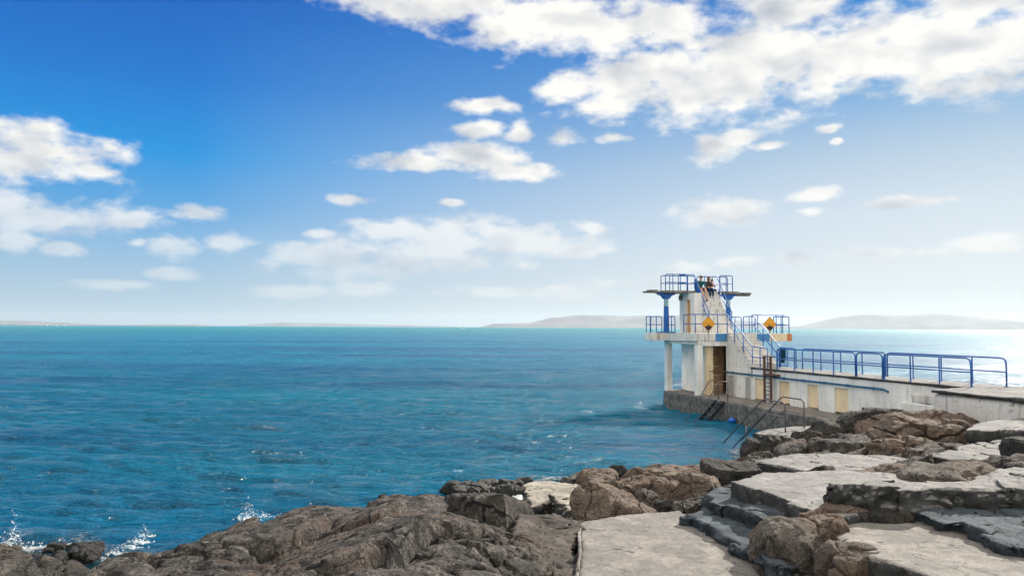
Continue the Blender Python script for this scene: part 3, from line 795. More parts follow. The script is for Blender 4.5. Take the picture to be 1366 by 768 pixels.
# dark boulders under the handrail slab
for i, (px, py, z, s, lb) in enumerate([
    (1008,603,0.55,(1.0,0.9,0.75),'dark rounded rock at the water below the handrail slab'),
    (1030,604,0.6,(1.0,1.0,0.8),'blackish boulder second from the water below the handrail slab'),
    (1055,602,0.7,(1.1,1.0,0.75),'dark boulder in the middle of the row below the handrail slab'),
    (1078,598,0.8,(1.0,1.0,0.9),'weedy boulder right below the pale far slab end'),
    (1102,592,0.9,(1.3,1.2,1.1),'tall dark boulder left of the brown rock mound'),
    (1125,600,1.0,(1.2,1.0,0.8),'blue grey boulder at the left foot of the brown mound'),
    (1085,608,0.8,(0.8,0.6,0.5),'small dark stone above the long thin slab'),
    (1055,611,0.7,(0.7,0.5,0.4),'smallest dark stone at the left end of the long thin slab'),
    (1145,580,1.2,(1.6,1.3,1.1),'dark flank rock rising to the top of the brown mound')]):
    boulder(lb, px, py, z, s, MAT['rock_dark'], 40 + i, R(23 * i), 0.55, 5, sub=5, group='dark boulders below the handrail slab')
# layered outcrop
boulder('top brown layered rock of the mound before the pier wall', 1225, 575, 1.40, (3.9, 1.8, 0.95), MAT['rock_warm'], 60, R(-6), 0.6, 8, tilt=-0.03, rough=2.0, sub=7, group='outcrop before the pier', cat='rock', name='rock_outcrop')
boulder('broad sunlit cracked rock in the middle of the mound', 1255, 592, 1.4, (3.8, 1.9, 1.05), MAT['rock_warm'], 61, R(-14), 0.5, 8, tilt=-0.10, rough=2.0, sub=7, group='outcrop before the pier', cat='rock', name='rock_outcrop')
boulder('low wedge of brown rock at the front of the mound', 1215, 610, 1.3, (2.4, 1.3, 0.85), MAT['rock_warm'], 62, R(-12), 0.6, 8, tilt=-0.14, rough=1.6, sub=6, group='outcrop before the pier', cat='rock', name='rock_outcrop')
boulder('dark capping rock at the left top of the mound', 1168, 567, 1.5, (1.8, 1.3, 0.9), MAT['rock_dark'], 63, R(10), 0.6, 5, sub=6, group='outcrop before the pier', cat='rock', name='rock_outcrop')
boulder('smooth grey rock swelling between the slabs', 1265, 640, 2.02, (2.2, 1.2, 0.42), MAT['rock_grey'], 64, R(8), 0.1, 3, tilt=0.05, sub=6, rough=0.5, group='outcrop before the pier', cat='rock', name='rock_outcrop')
boulder('flat brown rock left of the smooth grey swelling', 1190, 640, 1.9, (1.8, 0.9, 0.40), MAT['rock_warm'], 65, R(3), 0.4, 5, sub=6, group='outcrop before the pier', cat='rock', name='rock_outcrop')
boulder('square dark block standing on the slab, right of the mound', 1372, 612, 1.95, (0.75, 0.75, 0.50), MAT['rock_dark'], 66, R(5), 1.0, 1, rough=0.4, sub=6, sink=0.1, group=None)
# concrete blocks left of the boulders
def block(label, pix, z, th, seed):
    poly = px_poly(pix, z)
    return slab('concrete_block', label, 'block', poly, z, th, MAT['step_block'], 0.035, 0.04, 0.09, seed=seed, group='old concrete blocks by the water')
MAT['step_block'] = concrete('shade_dark_sided_concrete', (0.36, 0.33, 0.28), side=(0.02, 0.021, 0.022), bumpd=0.05)  # sides blackened for shade as well as weed
block('left concrete block with shade-blackened weedy sides by the water', [(695,649),(730,641),(768,643),(745,660),(714,672)], 1.0, 1.3, 71)
block('right concrete block with shade-blackened weedy sides, touching the tan rock', [(737,656),(768,644),(808,650),(804,676),(768,688)], 1.12, 1.2, 72)
# little weedy stones at the water
rs = random.Random(4)
lab_small = 'small dark weedy stone among others at the water behind the big rock'
for i in range(26):
    px = 600 + i * 4.0 + rs.uniform(-3, 3); py = 652 + rs.uniform(-3, 8) - (3 if i > 12 else 0)
    s = rs.uniform(0.25, 0.5)
    boulder(lab_small, px, py, 0.10, (s * 1.3, s, s * 0.75), MAT['rock_dark'], 100 + i, rs.uniform(0, 3), 0.4, 5, sub=4, group='weedy stones behind the big rock', name='stone', cat='stone')
lab2 = 'small black weedy stone among others on the low rocks at far left'
for i in range(24):
    px = 62 + rs.uniform(0, 66); py = 730 + rs.uniform(0, 18)
    s = rs.uniform(0.12, 0.3)
    boulder(lab2, px, py, 0.2, (s * 1.3, s, s * 0.7), MAT['rock_dark'], 140 + i, rs.uniform(0, 3), 0.4, 5, sub=4, group='weedy stones at far left', name='stone', cat='stone')

# ================================================================== HILLS, FAR SHORE, HAZE
def hill(name, label, prof, Yd, mat, depth=1600, seed=0):
    """prof: (photo px x, y of the crest); a ridge with real depth standing at distance Yd"""
    xs = np.array([p[0] for p in prof]); ys = np.array([p[1] for p in prof])
    n1, n2 = 300, 26
    gx_ = np.linspace(xs[0], xs[-1], n1)
    V = []
    for j in range(n2):
        t_ = j / (n2 - 1)
        for i, a in enumerate(gx_):
            c = Q(a, float(np.interp(a, xs, ys)), Yd)
            prof_ = math.sin(min(1, t_ / 0.55) * math.pi / 2) if t_ < 0.55 else math.cos((t_ - 0.55) / 0.45 * math.pi / 2)
            y = Yd + (t_ - 0.55) * depth
            V.append((c.x, y, max(-2.0, c.z * prof_ if t_ != 0 and t_ != 1 else -2)))
    V = np.array(V)
    h = fbm(V / 500.0, 5, seed)
    V[:, 2] = np.where(V[:, 2] > 1, V[:, 2] * (1 + h * 0.20), V[:, 2])
    me = grid_mesh(name, V, n2, n1)
    o = link(me, name, mat); tag(o, label, 'hills', kind='structure')
m, n, b, pos = material('heath_and_field')
c = n.ramp(n.noise(pos, 0.0022, 6, 0.65), [(0.35, (0.055, 0.06, 0.075)), (0.5, (0.11, 0.115, 0.13)), (0.65, (0.18, 0.18, 0.18))])
n.l.new(c, b.inputs['Base Color']); b.inputs['Roughness'].default_value = 0.95
MAT['hill'] = m
sx_, sy_ = SEA_V[:, 0], SEA_V[:, 1]
near = np.hypot(sx_, sy_) < 60
shv = np.zeros(len(SEA_V))
hb = base_h(sx_[near], sy_[near]) + 0.24 * fbm(SEA_V[near] * np.array([1, 1, 0]) * 0.8, 3, 61)
shv[near] = sstep(-1.0, 0.0, hb)
at = sea_me.attributes.new('shallow', 'FLOAT', 'POINT'); at.data.foreach_set('value', shv.astype(np.float32))
hill('hills', 'hazy range of low hills beyond the bay behind the tower', [(634,438),(660,431.5),(690,431),(705,431),(735,423),(770,421.3),(805,421.5),(840,423),(865,420.5),(900,419.5),(960,423),(1010,430),(1060,437),(1080,439)], 9500, m, seed=1)
hill('hills', 'pale hills across the bay at right', [(1040,439.5),(1075,434),(1130,422),(1160,420),(1185,420.5),(1230,419.8),(1290,421.5),(1340,425.5),(1400,429),(1480,431),(1560,440)], 10500, m, seed=2)
hill('hills', 'faint low hills on the far horizon at left', [(-120,428),(-40,427.5),(30,428),(90,430.5),(150,433.8),(200,435)], 12500, m, seed=3)
hill('hills', 'very faint low rise on the horizon left of centre', [(325,436),(350,431.5),(375,430),(420,431),(520,433),(600,435),(640,437)], 12800, m, seed=4)
hill('far_shore', 'thin dark strip of low shore on the horizon at left', [(-60,433.2),(20,432.8),(60,433.3),(120,433.6),(170,433.5),(200,433.0),(260,433.2),(285,434.8)], 5200, m, depth=300, seed=5)
# houses on the far shore
hm = plain('white_render', (0.8, 0.78, 0.74)); hr = plain('slate_roof', (0.09, 0.09, 0.10))
house0 = None
rs = random.Random(2)
spots = [206, 211, 215.5, 221, 226, 230, 235, 241, 247, 252, 258, 264, 268, 62, 74, 85]
for i, px in enumerate(spots):
    p = Q(px, 434.0, 5050 + rs.uniform(-30, 30)); s = rs.uniform(0.55, 1.0)
    if house0 is None:
        house0 = root('white_house', (p.x, p.y, 1.0), 'tiny white house on the far shore across the bay', 'house', 'houses on the far shore')
        bm = boxes((p.x - 6, p.x + 6, p.y - 4, p.y + 4, 1, 8))
        w_ = finish(bm, 'wall', hm, house0)
        bm = bmesh.new()
        a = [bm.verts.new(q) for q in ((p.x-6.4,p.y-4.4,8),(p.x+6.4,p.y-4.4,8),(p.x+6.4,p.y+4.4,8),(p.x-6.4,p.y+4.4,8),(p.x-6.4,p.y,11.5),(p.x+6.4,p.y,11.5))]
        for f in ((0,1,5,4),(2,3,4,5),(0,4,3),(1,2,5),(3,2,1,0)): bm.faces.new([a[k] for k in f])
        r_ = finish(bm, 'roof', hr, house0)
        houses = [w_, r_]
        house0.scale = (s, s, s)
    else:
        h = house0.copy(); h.location = (p.x, p.y, 1.0); h.scale = (s * rs.uniform(0.8, 1.5), s, s * rs.uniform(0.7, 1.1)); COL.objects.link(h)
        for ch in houses:
            k = ch.copy(); k.parent = h; COL.objects.link(k)
# sail boat
p = Q(617.5, 437.6, 1500)
sb = root('sailing_boat', (p.x, p.y, 0), 'tiny sailing boat with white sail far out on the horizon', 'boat')
bm = bmesh.new(); prism(bm, [(p.x-4,p.y-1.2),(p.x+3,p.y-1.2),(p.x+5.5,p.y),(p.x+3,p.y+1.2),(p.x-4,p.y+1.2)], -0.2, 1.0); finish(bm, 'hull', hm, sb)
bm = bmesh.new(); tube(bm, [(p.x+0.5,p.y,1),(p.x+0.5,p.y,9.5)], 0.09); finish(bm, 'mast', hr, sb)
bm = bmesh.new(); a = [bm.verts.new(q) for q in ((p.x+0.3,p.y-0.03,1.8),(p.x-3.6,p.y-0.1,1.9),(p.x+0.3,p.y-0.03,9.2))]; b_ = [bm.verts.new(v.co + Vector((0, 0.06, 0))) for v in a]
bm.faces.new(a); bm.faces.new(b_[::-1])
for k in range(3): bm.faces.new((a[k], b_[k], b_[(k+1)%3], a[(k+1)%3]))
finish(bm, 'sail', hm, sb)
# haze
bm = boxes((-15500, 15500, -15500, 15500, -3.5, 225))
hz = finish(bm, 'haze', None); tag(hz, kind='stuff')
hmat = bpy.data.materials.new('haze_air'); hmat.use_nodes = True
nt = hmat.node_tree; nt.nodes.clear()
mo = nt.nodes.new('ShaderNodeOutputMaterial'); pv = nt.nodes.new('ShaderNodeVolumePrincipled')
pv.inputs['Color'].default_value = (0.74, 0.88, 0.98, 1); pv.inputs['Density'].default_value = 0.00005
pv.inputs['Anisotropy'].default_value = 0.3
nt.links.new(pv.outputs[0], mo.inputs['Volume'])
hz.data.materials.append(hmat)

# ================================================================== PIER AND DIVING TOWER   (axes: v right, u out to sea, z up)
QZ, DZ, MZ, UZ = 1.03, 2.70, 4.45, 6.99          # quay, pier deck, middle deck, upper deck
def on_wall(px, v=0.0):
    """u where the photo column px meets the vertical plane v"""
    d = ray(px, 480); k = d.x / d.y
    a = O2 + VD * v
    return (a.x - k * a.y) / (k * UD.y - UD.x)
def noisy(bm, size, amp, k=2.0, seed=0, mat_=None):
    me = voxel(bm, size)
    co = get_co(me); no = get_no(me)
    co += no * (fbm(co * k, 4, seed) * amp)[:, None]
    set_co(me, co); return me
# --- quay: the low concrete ledge all along the sea side, with raised block at its near end
bm = bmesh.new()
prism(bm, [(-2.0, -11.4), (-2.0, 8.6), (-1.55, 9.25), (1.6, 9.25), (2.1, 8.6), (2.1, -11.4)], -2.2, QZ)
me = noisy(bm, 0.11, 0.07, 1.2, 4)
quay = link(me, 'quay', MAT['quay'], base=(0, 0, 0), local=True, smooth=True)
tag(quay, 'low dark stained concrete quay carrying the white pier and tower', 'quay')

# --- pier
pier = root('pier', (0, 0, QZ), 'long white painted concrete pier wall with blue pipe and recesses', 'pier', local=True)
niches = [(982, 994), (1006.5, 1018), (1038.5, 1053), (1076, 1091), (1112, 1131)]
NU = [(on_wall(b_), on_wall(a_)) for a_, b_ in niches]           # (low u, high u)
top_n = 2.14; nd = 0.22
segs = []; ucur = -11.4
bm = bmesh.new()
for lo, hi in sorted(NU):
    box(bm, 0, nd, ucur, lo, QZ - 0.05, top_n)
    ucur = hi
box(bm, 0, nd, ucur, 4.72, QZ - 0.05, top_n)
box(bm, 0.0, nd, -11.4, 2.2, top_n, DZ - 0.1)
box(bm, nd, 1.85, -11.4, 2.2, QZ - 0.05, DZ - 0.1)
finish(bm, 'wall', MAT['white'], pier)
for lo, hi in NU:
    finish(boxes((nd - 0.09, nd - 0.008, lo + 0.004, hi - 0.004, QZ + 0.05, top_n - 0.003)), 'recess', MAT['cream'], pier)
    finish(bevel(boxes((0.01, nd - 0.1, lo + 0.01, hi - 0.01, QZ + 0.0, QZ + 0.035)), 0.01), 'sill', MAT['quay'], pier)
bm = bmesh.new(); prism(bm, [(-0.06, -11.6), (-0.06, 2.35), (1.92, 2.35), (1.92, -11.6)], DZ - 0.1, DZ)
me = noisy(bm, 0.045, 0.03, 1.3, 8)
link(me, 'deck', MAT['slab'], pier, smooth=True)
bm = bmesh.new(); ua, ub = on_wall(1182, -0.08), on_wall(967.5, -0.08)
tube(bm, [(-0.08, ub, 2.30), (-0.08, ua + 0.15, 2.30), (-0.08, ua, 2.24), (-0.02, ua - 0.02, 2.22)], 0.045, 0.1)
finish(bm, 'pipe', MAT['blue_pipe'], pier, smooth=True)
for k in range(8):
    u_ = ua + (ub - ua) * (k + 0.5) / 8
    bk = finish(bevel(boxes((-0.13, -0.002, u_ - 0.03, u_ + 0.03, 2.24, 2.36)), 0.01), 'pipe_clip', MAT['blue_pipe'], pier)

# near raised block of the pier, widening towards the land
block_ = root('pier_block', (-1.8, -20, 0), 'wide dirty white end of the pier joining the land at right', 'pier', local=True)
bm = bmesh.new(); prism(bm, [(-1.8, -28), (-1.8, -11.4), (-0.9, -11.25), (3.5, -11.4), (3.5, -28)], 0.2, DZ - 0.14)
me = noisy(bm, 0.14, 0.05, 0.8, 12)
link(me, 'wall', MAT['white_dirty'], block_, smooth=True)
bm = bmesh.new(); prism(bm, [(-1.9, -28), (-1.9, -11.5), (-0.7, -11.2), (3.6, -11.4), (3.6, -28)], DZ - 0.14, DZ - 0.02)
me = noisy(bm, 0.06, 0.07, 1.0, 13)
link(me, 'deck', MAT['slab'], block_, smooth=True)
# broken steps of masonry on the wall near x 1180..1240
rubble = root('wall_patch', (-0.2, -9, QZ), 'stepped concrete patch standing out of the pier wall', 'wall patch', local=True)
u1, u2, u3, u4 = on_wall(1188, -0.25), on_wall(1198, -0.25), on_wall(1212, -0.25), on_wall(1243, -0.25)
bm = bmesh.new()
prism(bm, [(-0.28, u4), (-0.28, u1), (-0.003, u1), (-0.003, u4)], QZ, 1.55)
me = noisy(bm, 0.05, 0.03, 2, 5); link(me, 'lower_course', MAT['white'], rubble, smooth=True)
bm = bmesh.new(); prism(bm, [(-0.22, u4), (-0.22, u2), (-0.003, u2), (-0.003, u4)], 1.56, 1.92)
me = noisy(bm, 0.05, 0.03, 2, 6); link(me, 'middle_course', MAT['white'], rubble, smooth=True)
bm = bmesh.new(); prism(bm, [(-0.16, u4), (-0.16, u3), (-0.003, u3), (-0.003, u4)], 1.93, 2.28)
me = noisy(bm, 0.05, 0.03, 2, 7); link(me, 'upper_course', MAT['white_dirty'], rubble, smooth=True)

def rail_parts(parent, pts, posts, z0, r=0.2, rad=0.03, mid=0.5, top='top_rail', seg=8, mids=True, foot=True):
    """handrail: pts is the top line incl. the end posts; posts are (v,u) or (v,u,z)"""
    bm = bmesh.new(); tube(bm, pts, rad, r, seg)
    a = finish(bm, top, MAT['blue'], parent, smooth=True)
    for q in posts:
        zb = q[2] if len(q) > 2 else z0; zt = q[3] if len(q) > 3 else zb + 0.98
        bm = bmesh.new(); tube(bm, [(q[0], q[1], zb), (q[0], q[1], zt)], rad * 0.92, 0, seg)
        if foot: bmesh.ops.create_cone(bm, cap_ends=True, segments=10, radius1=0.07, radius2=0.06, depth=0.02, matrix=Matrix.Translation((q[0], q[1], zb + 0.012)))
        finish(bm, 'post', MAT['blue'], parent, smooth=False)
    return a
def pier_rail(label, v, u0, u1, nposts, curved0=True, curved1=True):
    t_ = root('railing', (v, (u0 + u1) / 2, DZ), label, 'railing', 'blue railings along the pier', local=True)
    h = DZ + 1.02
    pts = [(v, u0, DZ), (v, u0, h), (v, u1, h), (v, u1, DZ)]
    posts = [(v, u0 + (u1 - u0) * k / (nposts - 1)) for k in range(1, nposts - 1)]
    rail_parts(t_, pts, posts, DZ, 0.22)
    bm = bmesh.new(); tube(bm, [(v, u0, DZ + 0.52), (v, u1, DZ + 0.52)], 0.026); finish(bm, 'mid_rail', MAT['blue'], t_, smooth=True)
    for u_ in (u0, u1):
        bm = bmesh.new(); bmesh.ops.create_cone(bm, cap_ends=True, segments=10, radius1=0.075, radius2=0.065, depth=0.025, matrix=Matrix.Translation((v, u_, DZ + 0.014)))
        finish(bm, 'foot_plate', MAT['blue'], t_)
ow = on_wall
VN, VF = 0.08, 1.55
pier_rail('near blue railing from the stair foot to mid pier', VN, ow(1036.5, VN), ow(1141, VN), 5)
pier_rail('short near blue railing in the middle of the pier', VN, ow(1142.5, VN), ow(1177, VN), 2)
pier_rail('near blue railing at the landward end with rounded corner', VN, ow(1179, VN), ow(1295, VN), 4)
pier_rail('short far blue railing beside the barred gate', VF, ow(1040, VF), ow(1062, VF), 2)
pier_rail('far blue railing seaward, behind the near one', VF, ow(1070.5, VF), ow(1181, VF), 5)
pier_rail('far blue railing that ends at the open pier', VF, ow(1183.5, VF), ow(1342, VF), 5)
# barred gate folded back, towel on it
gt = root('gate', (1.45, 1.6, DZ), 'small barred blue gate folded back on the far railing', 'gate', local=True)
ga, gb = ow(1038, 1.5), ow(1051.5, 1.5)
bm = bmesh.new(); tube(bm, [(1.47, ga, DZ + .08), (1.47, ga, DZ + .97), (1.47, gb, DZ + .97), (1.47, gb, DZ + .08), (1.47, ga, DZ + .08)], 0.024); finish(bm, 'frame', MAT['blue'], gt)
for k in range(1, 9):
    u_ = ga + (gb - ga) * k / 9
    bm = bmesh.new(); tube(bm, [(1.47, u_, DZ + .08), (1.47, u_, DZ + .97)], 0.009, 0, 5); finish(bm, 'bar', MAT['blue'], gt)
MAT['towel'] = plain('dark_teal_cloth', (0.012, 0.05, 0.075), 0.95, 0.1)
bm = bmesh.new(); ta, tb = ow(1041, 1.42), ow(1046.5, 1.42)
n_ = 14
rows = []
for side in (-1, 1):
    for z_ in np.linspace(0.24, 1.02, 10) if side < 0 else np.linspace(1.02, 0.5, 8):
        rows.append([bm.verts.new((1.47 + side * (0.045 if z_ < 1.01 else 0.012) + 0.015 * math.sin(k * 1.3 + z_ * 3), ta + (tb - ta) * (0.5 + (k / n_ - 0.5) * (0.8 + 0.25 * abs(math.sin(z_ * 4)))), DZ + z_)) for k in range(n_ + 1)])
for a, b_ in zip(rows, rows[1:]):
    for k in range(n_): bm.faces.new((a[k], a[k + 1], b_[k + 1], b_[k]))
o = finish(bm, 'towel', MAT['towel'], None, base=(1.47, (ta + tb) / 2, DZ), local=True, smooth=True)
so = o.modifiers.new('s', 'SOLIDIFY'); so.thickness = 0.012
tag(o, 'dark towel hanging over the barred gate at the stair foot', 'towel')

# rusty ladder against the wall
ld = root('ladder', (-0.35, 0.85, QZ), 'rusty brown steel ladder rising from the quay past the pier edge', 'ladder', local=True)
la, lb = ow(1028, -0.25), ow(1019.5, -0.25)
for u_ in (la, lb):
    finish(bevel(boxes((-0.30, -0.20, u_ - 0.05, u_ + 0.05, QZ - 0.02, 3.32)), 0.012), 'stile', MAT['rusty'], ld)
    bm = boxes((-0.32, -0.17, u_ - 0.025, u_ + 0.025, 0, 0.05)) ; bm.free()
for k in range(11):
    z_ = QZ + 0.18 + k * 0.20
    bm = bmesh.new(); tube(bm, [(-0.25, la, z_), (-0.25, lb, z_)], 0.02, 0, 6); finish(bm, 'rung', MAT['rusty'], ld)
finish(bevel(boxes((-0.34, -0.16, la - 0.3, lb + 0.02, 3.30, 3.36)), 0.01), 'top_bar', MAT['rusty'], ld)
finish(bevel(boxes((-0.34, -0.005, la - 0.45, lb + 0.04, 2.38, 2.46)), 0.01), 'wall_bracket', MAT['rusty'], ld)

# --- tower
tw = root('diving_tower', (0.8, 6.7, QZ), 'white concrete diving tower with blue railings and two decks', 'diving tower', local=True)
SV0, SV1 = 0.0, 1.55
# lower storey
bm = bmesh.new()
box(bm, 0.0, 0.30, 4.722, 4.80, QZ - 0.05, 3.998)                      # jamb right of the door
finish(bm, 'wall', MAT['white'], tw)
lowr = [
 (-1.85, -1.50, 4.70, 5.05, QZ - 0.05, 3.82),   # near pillar
 (-1.85, -1.50, 8.35, 8.70, QZ - 0.05, 3.82),   # seaward pillar
]
for b_ in lowr: finish(bevel(boxes(b_), 0.02), 'pillar', MAT['white'], tw)
finish(bevel(boxes((-1.86, -1.49, 4.68, 8.72, 3.822, 3.998)), 0.015), 'beam', MAT['white_dirty'], tw)
finish(boxes((-1.488, -0.002, 4.70, 4.95, 3.75, 3.997)), 'lintel', MAT['white'], tw)
finish(boxes((-0.70, -0.50, 5.35, 8.70, QZ - 0.05, 3.996)), 'wall', MAT['white'], tw)
finish(boxes((-1.15, -0.70, 5.00, 5.18, QZ - 0.05, 3.745)), 'wall', MAT['cream'], tw)  # cream paints in the warm sunlight falling through the openings
finish(boxes((0.302, 1.9, 4.80, 5.0, QZ - 0.05, 3.995)), 'wall', MAT['white'], tw)
finish(boxes((1.70, 1.9, 5.302, 8.70, QZ - 0.05, 3.994)), 'wall', MAT['cream'], tw)
finish(boxes((-0.498, 1.698, 8.45, 8.65, QZ - 0.05, 3.993)), 'wall', MAT['cream'], tw)
# seen through the doorway: brown stained inner wall and a stepped seat
finish(boxes((-0.496, 0.9, 6.6, 6.8, QZ - 0.05, 3.99)), 'inner_wall', MAT['brown_in'], tw)
bm = bmesh.new()
for k in range(5): box(bm, -0.45, 0.28, 6.35 - 0.17 * k, 6.52 - 0.17 * k, QZ, QZ + 0.5 * (5 - k) + 0.0)
finish(bm, 'inner_step', MAT['brown_in'], tw)
for k in range(5):
    finish(boxes((-0.45, 0.28, 6.335 - 0.17 * k, 6.525 - 0.17 * k, QZ + 0.5 * (5 - k) + 0.002, QZ + 0.5 * (5 - k) + 0.05)), 'inner_tread', MAT['cream'], tw)  # pale tread tops paint in the light on the steps
bm = bmesh.new(); tube(bm, [(-1.1, 4.62, 2.35), (-0.02, 4.62, 2.33)], 0.03); finish(bm, 'door_bar', MAT['rusty'], tw)
# solid under the lower flight
bm = bmesh.new()
nst = 10; rise = (MZ - DZ) / nst; run = (4.72 - 2.2) / nst
prof = [(2.2, QZ + 1.0), (2.2, DZ - 0.12)]
for k in range(nst):
    prof += [(2.2 + k * run, DZ + (k + 1) * rise if True else 0)]
    prof += [(2.2 + (k + 1) * run, DZ + (k + 1) * rise)]
prof = [(2.2, DZ - 0.101)] + prof[2:] + [(4.72, DZ - 0.101)]
a = [bm.verts.new((SV0 + 0.001, p[0], p[1])) for p in prof]; b_ = [bm.verts.new((SV1, p[0], p[1])) for p in prof]
bm.faces.new(a); bm.faces.new(b_[::-1])
for i in range(len(prof)): bm.faces.new((a[i], b_[i], b_[(i + 1) % len(prof)], a[(i + 1) % len(prof)]))
fl = finish(bm, 'lower_stair', MAT['white_step'], tw)
for k in range(nst):
    z_ = DZ + (k + 1) * rise
    finish(bevel(boxes((SV0 - 0.03, SV1 + 0.03, 2.2 + k * run - 0.03, 2.2 + k * run + run * 0.97, z_ + 0.002, z_ + 0.03)), 0.01), 'nosing', MAT['white_step'], fl)
finish(boxes((0.0, 1.9, 2.352, 4.72, QZ - 0.05, DZ - 0.102)), 'stair_base', MAT['white'], tw).location
# middle deck (its outline: main landing, left wing seaward, right wing near)
def outline(poly, z0, z1, name, mat, w=0.02):
    bm = bmesh.new(); prism(bm, poly, z0, z1); bevel(bm, w); return finish(bm, name, mat, tw)
TK = 0.445
md = outline([(-2.0, 4.68), (-0.002, 4.68), (-0.002, 4.76), (SV1 + 0.002, 4.76), (SV1 + 0.002, 4.68), (4.15, 4.68), (4.15, 6.4), (3.1, 6.4), (3.1, 8.75), (2.0, 9.6), (-0.5, 9.6), (-2.0, 8.75), (-3.12, 8.75), (-3.12, 8.0), (-2.0, 8.0)], MZ - TK, MZ, 'middle_deck', MAT['white_dirty'])
finish(boxes((-0.72, -0.004, 4.655, 4.677, MZ - TK + 0.02, MZ - 0.01)), 'blue_panel', MAT['blue_panel'], md)
finish(boxes((SV1 + 0.35, SV1 + 1.15, 4.655, 4.677, MZ - TK + 0.02, MZ - 0.01)), 'blue_panel', MAT['blue_panel'], md)
finish(boxes((SV1 + 1.17, 3.85, 4.66, 4.677, MZ - TK + 0.01, MZ - 0.01)), 'cream_panel', MAT['cream'], md)
finish(boxes((3.86, 4.155, 4.655, 4.677, MZ - TK + 0.01, MZ - 0.01)), 'rust_patch', MAT['rust_end'], md)
# upper storey
BU0, BU1 = 7.45, 9.3; US1_ = 8.47
dU0, dU1 = ow(921.5, -0.5), ow(914.5, -0.5)
bm = bmesh.new()
box(bm, -0.5, -0.3, BU0, dU0, MZ + .001, UZ - 0.16)
box(bm, -0.5, -0.3, dU1, BU1, MZ + .001, UZ - 0.16)
box(bm, -0.5, -0.3, dU0, dU1, UZ - 0.55, UZ - 0.16)
box(bm, -0.3, 1.54, BU1 - 0.2, BU1, MZ + .001, UZ - 0.16)
box(bm, -0.3, -0.001, BU0, BU0 + 0.2, MZ + .001, UZ - 0.16)
box(bm, 1.2, 1.54, US1_ , BU1 - 0.2, MZ + .001, UZ - 0.16)
finish(bm, 'upper_wall', MAT['white'], tw)
finish(boxes((-0.29, 0.1, dU1 + 0.02, dU1 + 0.1, MZ + .002, UZ - 0.17)), 'door_reveal', MAT['ochre'], tw)  # orange ochre tone inside the doorway
finish(boxes((-0.28, -0.2, dU0 - 0.05, dU1 + 0.019, MZ + .002, UZ - 0.17)), 'door_recess', MAT['ochre'], tw)
# upper flight
ns = 11; US0, US1 = 6.55, 8.45; rise2 = (UZ - MZ) / ns; run2 = (US1 - US0) / ns
bm = bmesh.new(); prof = [(US0, MZ + 0.001)]
for k in range(ns): prof += [(US0 + k * run2, MZ + (k + 1) * rise2 - (0.005 if k == ns - 1 else 0)), (US0 + (k + 1) * run2, MZ + (k + 1) * rise2 - (0.005 if k == ns - 1 else 0))]
prof += [(US1, MZ + 0.001)]
a = [bm.verts.new((SV0, p[0], p[1])) for p in prof]; b_ = [bm.verts.new((SV1, p[0], p[1])) for p in prof]
bm.faces.new(a); bm.faces.new(b_[::-1])
for i in range(len(prof)): bm.faces.new((a[i], b_[i], b_[(i + 1) % len(prof)], a[(i + 1) % len(prof)]))
us = finish(bm, 'upper_stair', MAT['white_step'], tw)
for k in range(ns - 1):
    z_ = MZ + (k + 1) * rise2
    finish(bevel(boxes((SV0 - 0.02, SV1 + 0.02, US0 + k * run2 - 0.02, US0 + (k + .96) * run2, z_ + 0.002, z_ + 0.026)), 0.008), 'nosing', MAT['white_step'], us)
ud = outline([(-2.1, 8.1), (-0.03, 8.1), (-0.03, US1 + 0.003), (SV1 + 0.03, US1 + 0.003), (SV1 + 0.03, 8.1), (2.95, 8.1), (2.95, 9.4), (-2.1, 9.4)], UZ - 0.15, UZ, 'upper_deck', MAT['board'], 0.015)
# boards
def board(v0, v1, u0, u1, hump):
    b_ = finish(bevel(boxes((v0, v1, u0, u1, UZ - 0.13, UZ - 0.03)), 0.02), 'diving_board', MAT['board'], tw)
    if hump: finish(bevel(boxes((v0 + 0.25, v0 + 0.75, u0 + 0.05, u1 - 0.05, UZ - 0.028, UZ + 0.05)), 0.02), 'grip_pad', MAT['board'], b_)
    else: finish(bevel(boxes((v0 + 0.3, v1 - 0.02, u0 + 0.1, u1 - 0.1, UZ - 0.24, UZ - 0.132)), 0.02), 'stiffener', MAT['board'], b_)
board(-3.05, -2.102, 8.5, 9.2, True)
board(2.952, 4.05, 8.5, 9.2, False)
